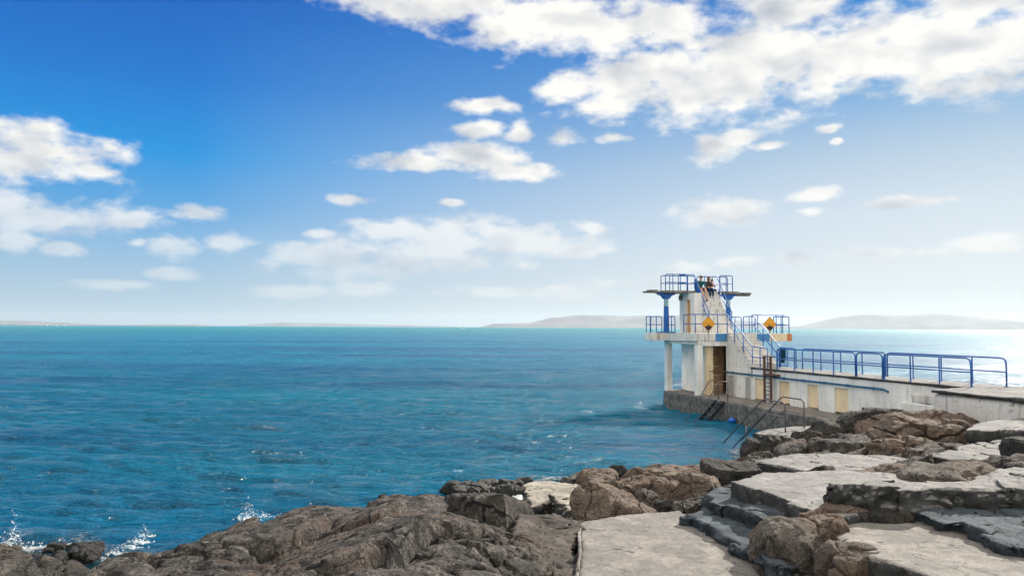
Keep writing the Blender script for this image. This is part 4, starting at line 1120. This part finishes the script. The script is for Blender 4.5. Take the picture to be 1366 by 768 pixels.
# T columns
def tcol(v, u):
    bm = bmesh.new()
    sh_ = [(0.17, MZ + 0.06), (0.165, MZ + 0.9), (0.145, MZ + 1.6), (0.135, UZ - 0.98)]
    n_ = 20; rings = []
    for r_, z_ in sh_: rings.append([bm.verts.new((v + r_ * math.cos(2 * math.pi * k / n_), u + r_ * math.sin(2 * math.pi * k / n_), z_)) for k in range(n_)])
    for A, B in zip(rings, rings[1:]):
        for k in range(n_): bm.faces.new((A[k], A[(k + 1) % n_], B[(k + 1) % n_], B[k]))
    bm.faces.new(rings[0][::-1]); bm.faces.new(rings[-1])
    c = finish(bm, 'column', MAT['blue'], tw, smooth=False)
    bm = bmesh.new(); bmesh.ops.create_cone(bm, cap_ends=True, segments=20, radius1=0.133, radius2=0.13, depth=0.48, matrix=Matrix.Translation((v, u, UZ - 0.74)))
    finish(bm, 'worn_neck', MAT['teal_worn'], c, smooth=False)
    bm = boxes((v - 0.42, v + 0.42, u - 0.35, u + 0.35, MZ + 0.002, MZ + 0.065)); bevel(bm, 0.02); finish(bm, 'foot_plate', MAT['blue'], c)
    bm = bmesh.new()
    poly = [(-0.16, -0.50), (0.16, -0.50), (0.24, -0.34), (0.38, -0.26), (0.54, -0.25), (0.54, -0.155), (-0.54, -0.155), (-0.54, -0.25), (-0.38, -0.26), (-0.24, -0.34)]
    A = [bm.verts.new((v + p[0], u - 0.17, UZ + p[1])) for p in poly]; B = [bm.verts.new((v + p[0], u + 0.17, UZ + p[1])) for p in poly]
    bm.faces.new(A); bm.faces.new(B[::-1])
    for i in range(len(poly)): bm.faces.new((A[i], B[i], B[(i + 1) % len(poly)], A[(i + 1) % len(poly)]))
    bevel(bm, 0.012); finish(bm, 'bracket', MAT['blue'], c)
tcol(-1.76, 8.60); tcol(2.36, 8.45)
finish(bevel(boxes((-0.68, -0.502, 8.9, 9.1, UZ - 0.55, UZ - 0.25)), 0.02), 'lamp_box', MAT['board'], tw)

# railings of the tower: part railing > posts
def trail(pts, posts, z0, mids=None, r=0.15, rad=0.028):
    bm = bmesh.new(); tube(bm, pts, rad, r)
    for mp in (mids or []): tube(bm, mp, rad * 0.9, 0.1)
    g = finish(bm, 'railing', MAT['blue'], tw, smooth=True)
    for q in posts:
        bm = bmesh.new(); tube(bm, [(q[0], q[1], q[2] if len(q) > 2 else z0), (q[0], q[1], q[3] if len(q) > 3 else z0 + 0.97)], rad * 0.95)
        finish(bm, 'post', MAT['blue'], g, smooth=True)
    return g
def straight(v0, u0, v1, u1, z0, n, h=0.97, r=0.15):
    pts = [(v0, u0, z0), (v0, u0, z0 + h), (v1, u1, z0 + h), (v1, u1, z0)]
    posts = [(v0 + (v1 - v0) * k / (n - 1), u0 + (u1 - u0) * k / (n - 1)) for k in range(1, n - 1)]
    return trail(pts, [(a_, b_, z0, z0 + h) for a_, b_ in posts], z0, [[(v0, u0, z0 + h * 0.5), (v1, u1, z0 + h * 0.5)]], r)
H = 0.97
# middle deck
straight(-3.04, 8.06, -2.32, 8.06, MZ, 3)
straight(-3.04, 8.12, -3.04, 8.68, MZ, 2, r=0.05)
straight(-1.93, 7.15, -1.93, 8.02, MZ, 3)
# landing rail: down the left side, along the front, then down the lower flight
e0 = ow(912.5, -1.93)
RH = 1.05
sz = lambda u_: MZ + (u_ - 4.72) * (rise / run)       # slope line of the lower flight
trail([(-1.93, e0, MZ), (-1.93, e0, MZ + RH), (-1.93, 4.74, MZ + RH), (-0.02, 4.74, MZ + RH), (0.03, 4.7, MZ + RH), (0.03, 2.25, sz(2.25) + RH), (0.03, ow(1024, 0.03), DZ + RH - 0.06)],
      [(-1.93, 4.74, MZ, MZ + RH), (-0.55, 4.74, MZ, MZ + RH), (0.03, 4.70, MZ, MZ + RH), (0.03, 3.95, sz(3.95) + .05, sz(3.95) + RH), (0.03, 3.1, sz(3.1) + 0.05, sz(3.1) + RH), (0.03, 2.25, DZ, DZ + RH), (0.03, 1.55, DZ, DZ + RH - 0.02), (0.03, ow(1024, 0.03), DZ, DZ + RH - 0.06)], MZ,
      [[(-1.93, e0, MZ + 0.53), (-1.93, 4.74, MZ + 0.53), (-0.02, 4.74, MZ + 0.53), (0.03, 4.5, MZ + 0.50), (0.03, 2.25, DZ + 0.53), (0.03, ow(1024, 0.03), DZ + 0.5)]], r=0.12)
# right: sign rail and right stair rail
trail([(3.75, 4.74, MZ + RH), (1.60, 4.74, MZ + RH), (1.58, 4.6, MZ + RH - 0.03), (1.58, 2.05, DZ + RH), (1.58, 1.95, DZ + RH)],
      [(1.63, 4.74, MZ, MZ + RH), (2.0, 4.74, MZ, MZ + RH), (3.2, 4.74, MZ, MZ + RH), (3.62, 4.74, MZ, MZ + RH), (1.58, 3.6, sz(3.6) + .02, sz(3.6) + RH), (1.58, 2.8, sz(2.8), sz(2.8) + RH), (1.58, 2.02, DZ, DZ + RH)], MZ,
      [[(3.75, 4.74, MZ + 0.53), (1.60, 4.74, MZ + 0.53), (1.58, 4.4, MZ + 0.42), (1.58, 2.05, DZ + 0.5)]], r=0.12)
straight(4.08, 4.8, 4.08, 6.3, MZ, 3, r=0.05)
straight(2.0, 6.2, 2.0, 5.0, MZ, 3, h=0.97, r=0.1)
straight(2.1, 8.0, 3.0, 8.0, MZ, 3)
# upper flight handrails
sz2 = lambda u_: MZ + (u_ - US0) * (rise2 / run2)
for v_, ex in ((SV0 + 0.02, 1), (SV1 - 0.02, 0)):
    trail([(v_, US0 + 0.12, MZ + 0.85), (v_, US0 + 0.15, sz2(US0) + 1.25), (v_, 8.15, sz2(8.15) + 1.05), (v_, 8.4, UZ + 1.0)],
          [(v_, US0 + 0.12, MZ + 0.25, MZ + 1.3), (v_, 7.25, sz2(7.25) + .02, sz2(7.25) + 1.1), (v_, 8.0, sz2(8.0) - 0.5, sz2(8.0) + 1.05)], MZ,
          [[(v_, US0 + 0.14, sz2(US0) + 0.75), (v_, 8.2, sz2(8.2) + 0.5)]] , r=0.1)
# wide blue guard plate beside the top steps
bm = bmesh.new(); A = [bm.verts.new((SV0 - 0.03, p[0], p[1])) for p in ((7.55, sz2(7.55) + 0.55), (8.3, sz2(8.3) + 0.35), (8.3, sz2(8.3) + 0.9), (7.55, sz2(7.55) + 1.05))]
B = [bm.verts.new(v.co + Vector((0.025, 0, 0))) for v in A]
bm.faces.new(A); bm.faces.new(B[::-1])
for i in range(4): bm.faces.new((A[i], B[i], B[(i + 1) % 4], A[(i + 1) % 4]))
finish(bm, 'guard_plate', MAT['blue'], tw)
# upper deck
straight(-2.02, 8.16, -0.05, 8.16, UZ, 5)
straight(-1.75, 9.3, 0.6, 9.3, UZ, 5)
straight(0.7, 9.3, 2.85, 9.3, UZ, 5)
straight(1.62, 8.16, 2.5, 8.16, UZ, 3, r=0.15)
for z_ in (0.96, 0.47):
    bm = bmesh.new(); tube(bm, [(-1.1, 8.14, UZ + z_), (-0.7, 8.14, UZ + z_)], 0.055); finish(bm, 'rail_sleeve', MAT['blue'], tw)

# --- signs: amber diamonds with a black jagged foot
def sign(label, v):
    u_ = 4.66
    s = root('warning_sign', (v, u_, MZ), label, 'sign', 'amber diamond signs', local=True)
    cz = MZ + 0.53; h = 0.43
    bm = bmesh.new()
    def dia(r_, y0, y1, cz=cz):
        A = [bm.verts.new((v + a_, y0, cz + b_)) for a_, b_ in ((0, r_), (r_, 0), (0, -r_), (-r_, 0))]; B = [bm.verts.new((p.co.x, y1, p.co.z)) for p in A]
        bm.faces.new(A); bm.faces.new(B[::-1])
        for i in range(4): bm.faces.new((A[i], B[i], B[(i + 1) % 4], A[(i + 1) % 4]))
    dia(h, u_, u_ + 0.015); finish(bm, 'panel', MAT['sign'], s)
    bm = bmesh.new()   # thin black border: four strips
    pts_ = [(0, h), (h, 0), (0, -h), (-h, 0)]
    for i in range(4):
        a_, b_ = pts_[i], pts_[(i + 1) % 4]
        A = [bm.verts.new((v + p[0] * k, u_ - 0.004, cz + p[1] * k)) for p, k in ((a_, 0.985), (b_, 0.985), (b_, 0.94), (a_, 0.94))]
        bm.faces.new(A)
    f_ = finish(bm, 'border', MAT['sign_black'], s); so = f_.modifiers.new('s', 'SOLIDIFY'); so.thickness = 0.003
    # black shape: jagged rocks filling the lower corner
    jag = [(-0.21, -0.19), (-0.17, -0.10), (-0.13, -0.17), (-0.09, -0.05), (-0.05, -0.13), (-0.01, -0.02), (0.03, -0.12), (0.07, -0.05), (0.10, -0.14), (0.15, -0.08), (0.19, -0.16), (0.21, -0.19), (0.05, -0.345), (-0.05, -0.345)]
    bm = bmesh.new(); A = [bm.verts.new((v + p[0], u_ - 0.006, cz + p[1])) for p in jag]; B = [bm.verts.new((q.co.x, u_ - 0.002, q.co.z)) for q in A]
    bm.faces.new(A); bm.faces.new(B[::-1])
    for i in range(len(A)): bm.faces.new((A[i], B[i], B[(i + 1) % len(A)], A[(i + 1) % len(A)]))
    finish(bm, 'rock_symbol', MAT['sign_black'], s)
    finish(boxes((v - 0.30, v + 0.30, u_ - 0.005, u_ - 0.002, cz + 0.005, cz + 0.02)), 'line', MAT['rusty'], s)
    finish(boxes((v - 0.025, v + 0.025, u_ + 0.017, u_ + 0.05, MZ + 0.001, cz + 0.3)), 'sign_post', MAT['sign_black'], s)
vs_ = lambda px: (ray(px, 430).x / ray(px, 430).y, )
def v_at(px, u_):
    k = vs_(px)[0]; a = O2 + UD * u_
    return (k * a.y - a.x) / (VD.x - k * VD.y)
sign('amber diamond warning sign in front of the stairs on the landing rail', v_at(945, 4.66))
sign('amber diamond warning sign on the right wing rail of the tower', v_at(1027, 4.66))

# --- swimmers' steps and handrails at the quay
ss = root('sea_steps', (-2.4, 2.0, QZ), 'black steel steps going from quay into the sea', 'steps', local=True)
for u_ in (1.65, 2.45):
    bm = bmesh.new(); A = [(-2.05, 1.02), (-1.95, 0.92), (-3.15, -0.35), (-3.32, -0.25)]
    a = [bm.verts.new((p[0], u_ - 0.02, p[1])) for p in A]; b_ = [bm.verts.new((p[0], u_ + 0.02, p[1])) for p in A]
    bm.faces.new(a); bm.faces.new(b_[::-1])
    for i in range(4): bm.faces.new((a[i], b_[i], b_[(i + 1) % 4], a[(i + 1) % 4]))
    finish(bm, 'stringer', MAT['black_steel'], ss)
for k in range(5):
    t_ = (k + 0.3) / 5; finish(boxes((-2.16 - 1.15 * t_, -1.95 - 1.15 * t_, 1.66, 2.44, 0.93 - 1.2 * t_, 0.97 - 1.2 * t_)), 'tread', MAT['black_steel'], ss)
def hand(label, u_):
    r_ = root('handrail', (-1.95, u_, QZ), label, 'handrail', 'brown handrails into the water', local=True)
    bm = bmesh.new(); tube(bm, [(-1.85, u_, QZ), (-1.85, u_, QZ + 0.98), (-2.35, u_, QZ + 0.98), (-3.95, u_, -0.35)], 0.026, 0.16); finish(bm, 'rail', MAT['steel_brown'], r_, smooth=True)
    finish(bevel(boxes((-1.91, -1.79, u_ - 0.06, u_ + 0.06, QZ - 0.03, QZ + 0.03)), 0.01), 'foot_plate', MAT['steel_brown'], r_)
hand('seaward brown handrail at the black sea steps of the quay', 2.5)
hand('landward brown handrail at the black sea steps of the quay', 1.6)
def hand2(label, v0, u0, dz, L=4.6):
    r_ = root('handrail', (v0, u0, 1.0), label, 'handrail', 'brown handrails into the water', local=True)
    zt = 1.0 + 1.08
    bm = bmesh.new(); tube(bm, [(v0, u0, 0.95), (v0, u0, zt), (v0, u0 + 1.35, zt + 0.0), (v0, u0 + L, -0.25)], 0.027, 0.2); finish(bm, 'top_rail', MAT['steel_brown'], r_, smooth=True)
    bm = bmesh.new(); tube(bm, [(v0, u0, zt - 0.52), (v0, u0 + 1.25, zt - 0.52), (v0, u0 + L - 0.85, -0.25)], 0.024, 0.15); finish(bm, 'mid_rail', MAT['steel_brown'], r_, smooth=True)
    if dz:
        bm = bmesh.new(); tube(bm, [(v0, u0 + L - 0.7, -0.5), (v0, u0 + L - 0.7, 0.62)], 0.028); finish(bm, 'lower_post', MAT['steel_brown'], r_, smooth=True)
def loc(px, py, z):
    p = P(px, py, z); d = Vector((p.x, p.y)) - O2
    return d.dot(VD), d.dot(UD)
a = loc(1047.7, 577.3, 1.0); hand2('left handrail of the pair on the pale slab by the water', a[0], a[1], 0, 4.6)
a = loc(1073, 572, 1.0); hand2('right handrail of the pair on the pale slab by the water', a[0], a[1], 1, 4.6)
# blue float at the quay wall
q = P(976.5, 560.5, 0.16)
bm = bmesh.new(); bmesh.ops.create_uvsphere(bm, u_segments=16, v_segments=10, radius=0.16, matrix=Matrix.Translation(q) @ Matrix.Diagonal((1.2, 1, 0.85, 1)))
tube(bm, [q + Vector((0, 0, 0.12)), q + Vector((0.02, 0, 0.2)), q + Vector((0.06, 0, 0.12))], 0.02, 0.04)
o = finish(bm, 'buoy', MAT['buoy'], None, base=q, smooth=True); tag(o, 'small blue float in the water against the quay', 'buoy')

# ================================================================== PEOPLE at the top of the stairs
def skin_mat(name, col):
    m, n, b, pos = material(name); b.inputs['Base Color'].default_value = (*col, 1); b.inputs['Roughness'].default_value = 0.55
    b.inputs['Subsurface Weight'].default_value = 0.05
    return m
MAT['skin'] = skin_mat('skin', (0.62, 0.36, 0.26))
def cloth(name, col): return plain(name, col, 0.9, 0.15)
def skinned(name, mat, verts, edges, parent, sub=2, rootv=0):
    """verts: (v,u,z,rx,ry)"""
    me = bpy.data.meshes.new(name)
    rt = parent
    while rt.parent: rt = rt.parent
    b = Vector(rt['_b'])
    me.from_pydata([Vector(v[:3]) - b for v in verts], edges, [])
    o = bpy.data.objects.new(name, me); COL.objects.link(o); o.parent = parent
    me.materials.append(mat)
    sk = o.modifiers.new('skin', 'SKIN'); sk.use_smooth_shade = True
    if not me.skin_vertices: me.attributes
    lay = me.skin_vertices[0].data if me.skin_vertices else None
    if lay is None:
        bm = bmesh.new(); bm.from_mesh(me); bm.verts.layers.skin.verify(); bm.to_mesh(me); bm.free(); lay = me.skin_vertices[0].data
    for i, v in enumerate(verts):
        lay[i].radius = (v[3], v[4] if len(v) > 4 else v[3]); lay[i].use_root = (i == rootv)
    s = o.modifiers.new('sub', 'SUBSURF'); s.levels = sub; s.render_levels = sub
    return o
def person(label, v, seat_u, seat_z, yaw, lean, skin, top, legs, shoe, hair, longhair=False, bare=False, scale=1.0, knee_h=0.42, feet=(0.42, -0.62), head_turn=0.0, arm='lap', foot_dx=0.0):
    """seated figure facing -u; all coordinates are built around the seat point"""
    pr = root('person', (v, seat_u, seat_z), label, 'person', 'people sitting on the tower stairs', local=True)
    k = scale; cy, sy = math.cos(yaw), math.sin(yaw)
    def X(x, y, z):       # x: to its own left (+v when facing -u is right of picture), y: forward, z up
        fx, fy = x * k, y * k
        return (v + fx * cy + fy * sy, seat_u - fy * cy + fx * sy, seat_z + z * k)
    def VX(x, y, z, r, r2=None): return (*X(x, y, z), r * k, (r2 or r) * k)
    L = lean
    # body: one continuous surface: pelvis, torso, neck, head, arms, legs
    vts = [VX(0, 0.02, 0.11, 0.15, 0.12), VX(0, 0.04 * L + 0.0, 0.30, 0.135, 0.105), VX(0, 0.12 * L, 0.48, 0.155, 0.11), VX(0, 0.17 * L, 0.575, 0.08, 0.07), VX(0, 0.20 * L, 0.64, 0.055), VX(0, 0.25 * L + 0.01, 0.73, 0.085, 0.095), VX(0, 0.27 * L + 0.01, 0.83, 0.078, 0.088)]
    edg = [(0, 1), (1, 2), (2, 3), (3, 4), (4, 5), (5, 6)]
    fx_, fz_ = feet[0], feet[1]
    for s in (-1, 1):
        b0 = len(vts)
        kx = s * 0.12 + foot_dx * 0.6
        vts += [VX(s * 0.09, 0.10, 0.09, 0.092), VX(kx, 0.44, knee_h - 0.30 + 0.02, 0.068), VX(s * 0.10 + foot_dx, fx_ + 0.06, (knee_h - 0.3 + fz_) * 0.5, 0.055), VX(s * 0.09 + foot_dx, fx_ + 0.02, fz_ + 0.10, 0.038), VX(s * 0.09 + foot_dx, fx_ + 0.01, fz_ + 0.05, 0.04), VX(s * 0.10 + foot_dx, fx_ + 0.17, fz_ + 0.03, 0.034, 0.026)]
        edg += [(0, b0)] + [(b0 + i, b0 + i + 1) for i in range(5)]
        b1 = len(vts)
        sh_ = (s * 0.185, 0.15 * L, 0.525)
        if arm == 'lap': el_, wr = (s * 0.26, 0.10 + 0.12 * L, 0.29), (s * 0.12, 0.33, 0.235)
        elif arm == 'hold': el_, wr = (s * 0.25, 0.20 + 0.1 * L, 0.33), (s * 0.05, 0.33, 0.46)
        else: el_, wr = (s * 0.27, 0.16 + 0.1 * L, 0.31), (s * 0.17, 0.38, 0.20)
        vts += [VX(*sh_, 0.062), VX(*el_, 0.045), VX(*wr, 0.030), VX(wr[0] - s * 0.02, wr[1] + 0.05, wr[2] - 0.012, 0.036, 0.02)]
        edg += [(2, b1), (b1, b1 + 1), (b1 + 1, b1 + 2), (b1 + 2, b1 + 3)]
        for f in range(4):       # fingers, slightly curled, and a thumb from the side of the palm
            fo = (f - 1.5) * 0.017; ln = (0.055, 0.065, 0.062, 0.048)[f]; b2 = len(vts)
            hx_, hy_, hz_ = wr[0] - s * 0.02, wr[1] + 0.05, wr[2] - 0.012
            vts += [VX(hx_ + fo, hy_ + 0.02 + ln * 0.5, hz_ - 0.008, 0.0095), VX(hx_ + fo, hy_ + 0.02 + ln, hz_ - 0.03, 0.0085)]
            edg += [(b1 + 3, b2), (b2, b2 + 1)]
        b2 = len(vts); vts += [VX(wr[0] - s * 0.055, wr[1] + 0.04, wr[2] - 0.005, 0.011), VX(wr[0] - s * 0.068, wr[1] + 0.075, wr[2] - 0.015, 0.009)]
        edg += [(b1 + 3, b2), (b2, b2 + 1)]
    body = skinned('body', skin, vts, edg, pr)
    # face: nose, eyes, mouth, ears as one child mesh each
    hc = Vector((0, 0.26 * L + 0.01, 0.775))
    def hp(x, y, z):
        c, s = math.cos(head_turn), math.sin(head_turn)
        return Vector(X(hc.x + x * c + y * s, hc.y + y * c - x * s, hc.z + z))
    bm = bmesh.new(); bmesh.ops.create_cone(bm, cap_ends=True, segments=8, radius1=0.018 * k, radius2=0.006 * k, depth=0.05 * k, matrix=Matrix.Translation(hp(0, 0.095, -0.005))); finish(bm, 'nose', skin, pr, smooth=True)
    bm = bmesh.new()
    for s in (-1, 1): bmesh.ops.create_uvsphere(bm, u_segments=8, v_segments=6, radius=0.011 * k, matrix=Matrix.Translation(hp(s * 0.032, 0.083, 0.018)))
    finish(bm, 'eyes', MAT['eye'], pr)
    bm = bmesh.new()
    for s in (-1, 1): bmesh.ops.create_uvsphere(bm, u_segments=8, v_segments=6, radius=0.024 * k, matrix=Matrix.Translation(hp(s * 0.088, 0.0, 0.0)))
    finish(bm, 'ears', skin, pr, smooth=True)
    bm = bmesh.new(); box(bm, -0.022, 0.022, -0.004, 0.004, -0.004, 0.004); bm.transform(Matrix.Translation(hp(0, 0.088, -0.048)) @ Matrix.Scale(k, 4)); finish(bm, 'mouth', MAT['lip'], pr)
    # hair: cap made of a displaced sphere, long locks if wanted
    bm = bmesh.new(); bmesh.ops.create_icosphere(bm, subdivisions=4, radius=1.0)
    for q in bm.verts:
        c = q.co.copy(); back = -c.y
        sx, sy_, szz = 0.098, 0.108, 0.105
        zz = c.z * szz + 0.03
        if longhair and c.z < 0: zz = c.z * (0.16 if c.y > 0.2 else 0.34) + 0.03; sx = 0.10 + 0.02 * -c.z
        yy = c.y * sy_ - 0.018
        if c.y > 0.35 and c.z < 0.45: yy = min(yy, 0.055)
        if not longhair and c.z < -0.1: zz = max(zz, -0.045); 
        j = 1 + 0.07 * mnoise.noise(Vector((c.x * 9, c.y * 9, c.z * 2.5)))
        q.co = hp(c.x * sx * j, yy * j, zz)
    finish(bm, 'hair', hair, pr, smooth=True)
    # clothes follow the body skeleton with slightly larger radii
    idx = [0, 1, 2, 3]; tv = [VX(0, 0.02, 0.10, 0.165, 0.135), VX(0, 0.04 * L, 0.30, 0.155, 0.125), VX(0, 0.12 * L, 0.48, 0.172, 0.128), VX(0, 0.165 * L, 0.56, 0.088, 0.08), VX(0, 0.19 * L, 0.60, 0.066)]
    te = [(0, 1), (1, 2), (2, 3), (3, 4)]
    for s in (-1, 1):
        b1 = len(tv)
        sh_ = (s * 0.185, 0.15 * L, 0.525)
        if arm == 'lap': el_, wr = (s * 0.26, 0.10 + 0.12 * L, 0.29), (s * 0.12, 0.33, 0.235)
        elif arm == 'hold': el_, wr = (s * 0.25, 0.20 + 0.1 * L, 0.33), (s * 0.05, 0.33, 0.46)
        else: el_, wr = (s * 0.27, 0.16 + 0.1 * L, 0.31), (s * 0.17, 0.38, 0.20)
        tv += [VX(*sh_, 0.078), VX(*el_, 0.060), VX(wr[0] + (el_[0] - wr[0]) * .15, wr[1] + (el_[1] - wr[1]) * .15, wr[2] + (el_[2] - wr[2]) * .15, 0.044)]
        te += [(2, b1), (b1, b1 + 1), (b1 + 1, b1 + 2)]
    skinned('jacket', top, tv, te, pr)
    lv_ = [VX(0, 0.02, 0.095, 0.16, 0.125)]; le = []
    for s in (-1, 1):
        b1 = len(lv_); kx = s * 0.12 + foot_dx * 0.6
        lv_ += [VX(s * 0.09, 0.10, 0.09, 0.104), VX(kx, 0.44, knee_h - 0.28, 0.080)]
        le += [(0, b1), (b1, b1 + 1)]
        if not bare:
            lv_ += [VX(s * 0.10 + foot_dx, fx_ + 0.06, (knee_h - 0.3 + fz_) * 0.5, 0.066), VX(s * 0.09 + foot_dx, fx_ + 0.02, fz_ + 0.11, 0.052)]
            le += [(b1 + 1, b1 + 2), (b1 + 2, b1 + 3)]
    skinned('trousers', legs, lv_, le, pr)
    for s in (-1, 1):
        sv = [VX(s * 0.09 + foot_dx, fx_ - 0.02, fz_ + 0.055, 0.048, 0.05), VX(s * 0.095 + foot_dx, fx_ + 0.09, fz_ + 0.04, 0.048, 0.038), VX(s * 0.10 + foot_dx, fx_ + 0.20, fz_ + 0.03, 0.042, 0.028)]
        skinned('shoe', shoe, sv, [(0, 1), (1, 2)], pr, rootv=1)
    return pr
MAT['eye'] = plain('dark_eye', (0.02, 0.015, 0.012), 0.3); MAT['lip'] = plain('lip', (0.4, 0.15, 0.12), 0.5)
hair_d = plain('dark_brown_hair', (0.045, 0.03, 0.022), 0.6, 0.3); hair_b = plain('long_brown_hair', (0.12, 0.075, 0.05), 0.6, 0.3)
st_r = rise2
fz = -(2 * st_r) - 0.0
person('person in teal green jacket with bare calves beside the left handrail', 0.52, 8.62, UZ + 0.0, R(-12), 0.9, MAT['skin'], cloth('teal_green_jacket', (0.02, 0.13, 0.14)), cloth('black_trousers', (0.02, 0.02, 0.03)), cloth('dark_brown_shoes', (0.05, 0.02, 0.018)), hair_d, bare=True, scale=1.06, feet=(0.60, -2.55 * st_r), foot_dx=0.10, head_turn=R(-40), arm='rest')
person('person with long brown hair in a brown coat between the other two', 0.98, 8.62, UZ + 0.0, R(5), 1.0, MAT['skin'], cloth('brown_grey_coat', (0.10, 0.075, 0.075)), cloth('navy_trousers', (0.008, 0.03, 0.07)), cloth('grey_shoes', (0.25, 0.25, 0.27)), hair_b, longhair=True, scale=1.02, feet=(0.46, -2 * st_r), head_turn=R(30), arm='lap')
person('person in a red jacket at the right of the top step', 1.30, 8.78, UZ + 0.0, R(20), 0.8, MAT['skin'], cloth('red_pink_jacket', (0.50, 0.08, 0.07)), cloth('blue_jeans', (0.02, 0.06, 0.14)), cloth('white_shoes', (0.6, 0.6, 0.6)), hair_b, scale=0.86, feet=(0.42, -2 * st_r / 0.86), head_turn=R(10), arm='hold')

# ================================================================== SPRAY AND FOAM
m, n, b, pos = material('white_foam')
b.inputs['Base Color'].default_value = (0.72, 0.78, 0.80, 1); b.inputs['Roughness'].default_value = 0.5
MAT['foam'] = m
def spray(label, items, seed):
    """items: (px,py,spread m, height m, count)"""
    rs = np.random.RandomState(seed); bm = bmesh.new()
    for px, py, z, sx, sz_, cnt, dx in items:
        c = P(px, py, z)
        for k in range(cnt):
            r_ = abs(rs.randn()) * 0.5
            x = c.x + rs.randn() * sx + dx * rs.rand(); y = c.y + rs.randn() * sx * 0.6
            zz = z + abs(rs.randn()) * sz_ * math.exp(-abs(x - c.x) / (sx * 3 + 0.01))
            s = 0.003 + 0.010 * rs.rand() ** 3 + (0.016 * rs.rand() ** 2 if zz < z + sz_ * 0.3 else 0)
            bmesh.ops.create_icosphere(bm, subdivisions=1, radius=s, matrix=Matrix.Translation((x, y, zz)) @ Matrix.Rotation(rs.rand() * 3, 4, 'X') @ Matrix.Diagonal((1 + rs.rand(), 1, 0.6 + rs.rand(), 1)))
    o = finish(bm, 'sea_spray', MAT['foam'], None, base=P(items[0][0], items[0][1], items[0][2]), smooth=True, recalc=False)
    tag(o, label, 'spray', kind='stuff')
spray('white spray bursting over the low rocks at far left', [(6, 732, 0.12, 0.20, 0.13, 330, 0), (18, 720, 0.2, 0.05, 0.30, 90, 0), (35, 730, 0.1, 0.3, 0.06, 90, 0.2)], 1)
spray('line of foam and spray along the edge of the big rock', [(150, 738, 0.05, 0.10, 0.05, 160, 0.2), (165, 731, 0.08, 0.10, 0.06, 180, 0.2), (180, 724, 0.08, 0.10, 0.08, 180, 0.2), (192, 716, 0.10, 0.07, 0.12, 90, 0.1)], 2)
spray('small splash of spray against the dome of rock', [(330, 693, 0.15, 0.10, 0.20, 220, 0), (345, 690, 0.12, 0.3, 0.08, 110, 0.1)], 3)
# foam lying on the water: thin lumpy sheets
def foam_sheet(label, pix, seed, cover=0.05):
    poly = px_poly(pix, 0.10)
    xs_ = [p[0] for p in poly]; ys_ = [p[1] for p in poly]
    st = 0.03; nx = int((max(xs_) - min(xs_)) / st) + 1; ny = int((max(ys_) - min(ys_)) / st) + 1
    gx_, gy_ = np.meshgrid(np.linspace(min(xs_), max(xs_), nx), np.linspace(min(ys_), max(ys_), ny), indexing='ij')
    p = np.stack([gx_.ravel(), gy_.ravel(), np.zeros(gx_.size)], 1)
    inside = inpoly(p[:, 0], p[:, 1], poly)
    f = fbm(p * 1.6, 3, seed) * 0.9 + 0.42 - 1.9 * np.abs(fbm(p * 4.5, 4, seed + 4)) + 0.25 * fbm(p * 14, 3, seed + 6) if cover > -0.2 else fbm(p * 2.2, 4, seed) + 0.35 * fbm(p * 9, 3, seed + 4)
    z = 0.0 + 0.09 * sstep(cover - 0.12, cover + 0.35, f)
    z[~inside] = -0.4; z[f < cover - 0.12] = -0.3
    me = grid_mesh('sea_foam', np.stack([p[:, 0], p[:, 1], z], 1), nx, ny)
    o = link(me, 'sea_foam', MAT['foam']); tag(o, label, 'foam', kind='stuff')
foam_sheet('foam washing between the big rock and the concrete blocks', [(618,668),(650,660),(700,655),(705,668),(660,672),(630,674)], 3, -0.35)
for o_ in list(bpy.data.objects):
    if '_b' in o_: del o_['_b']
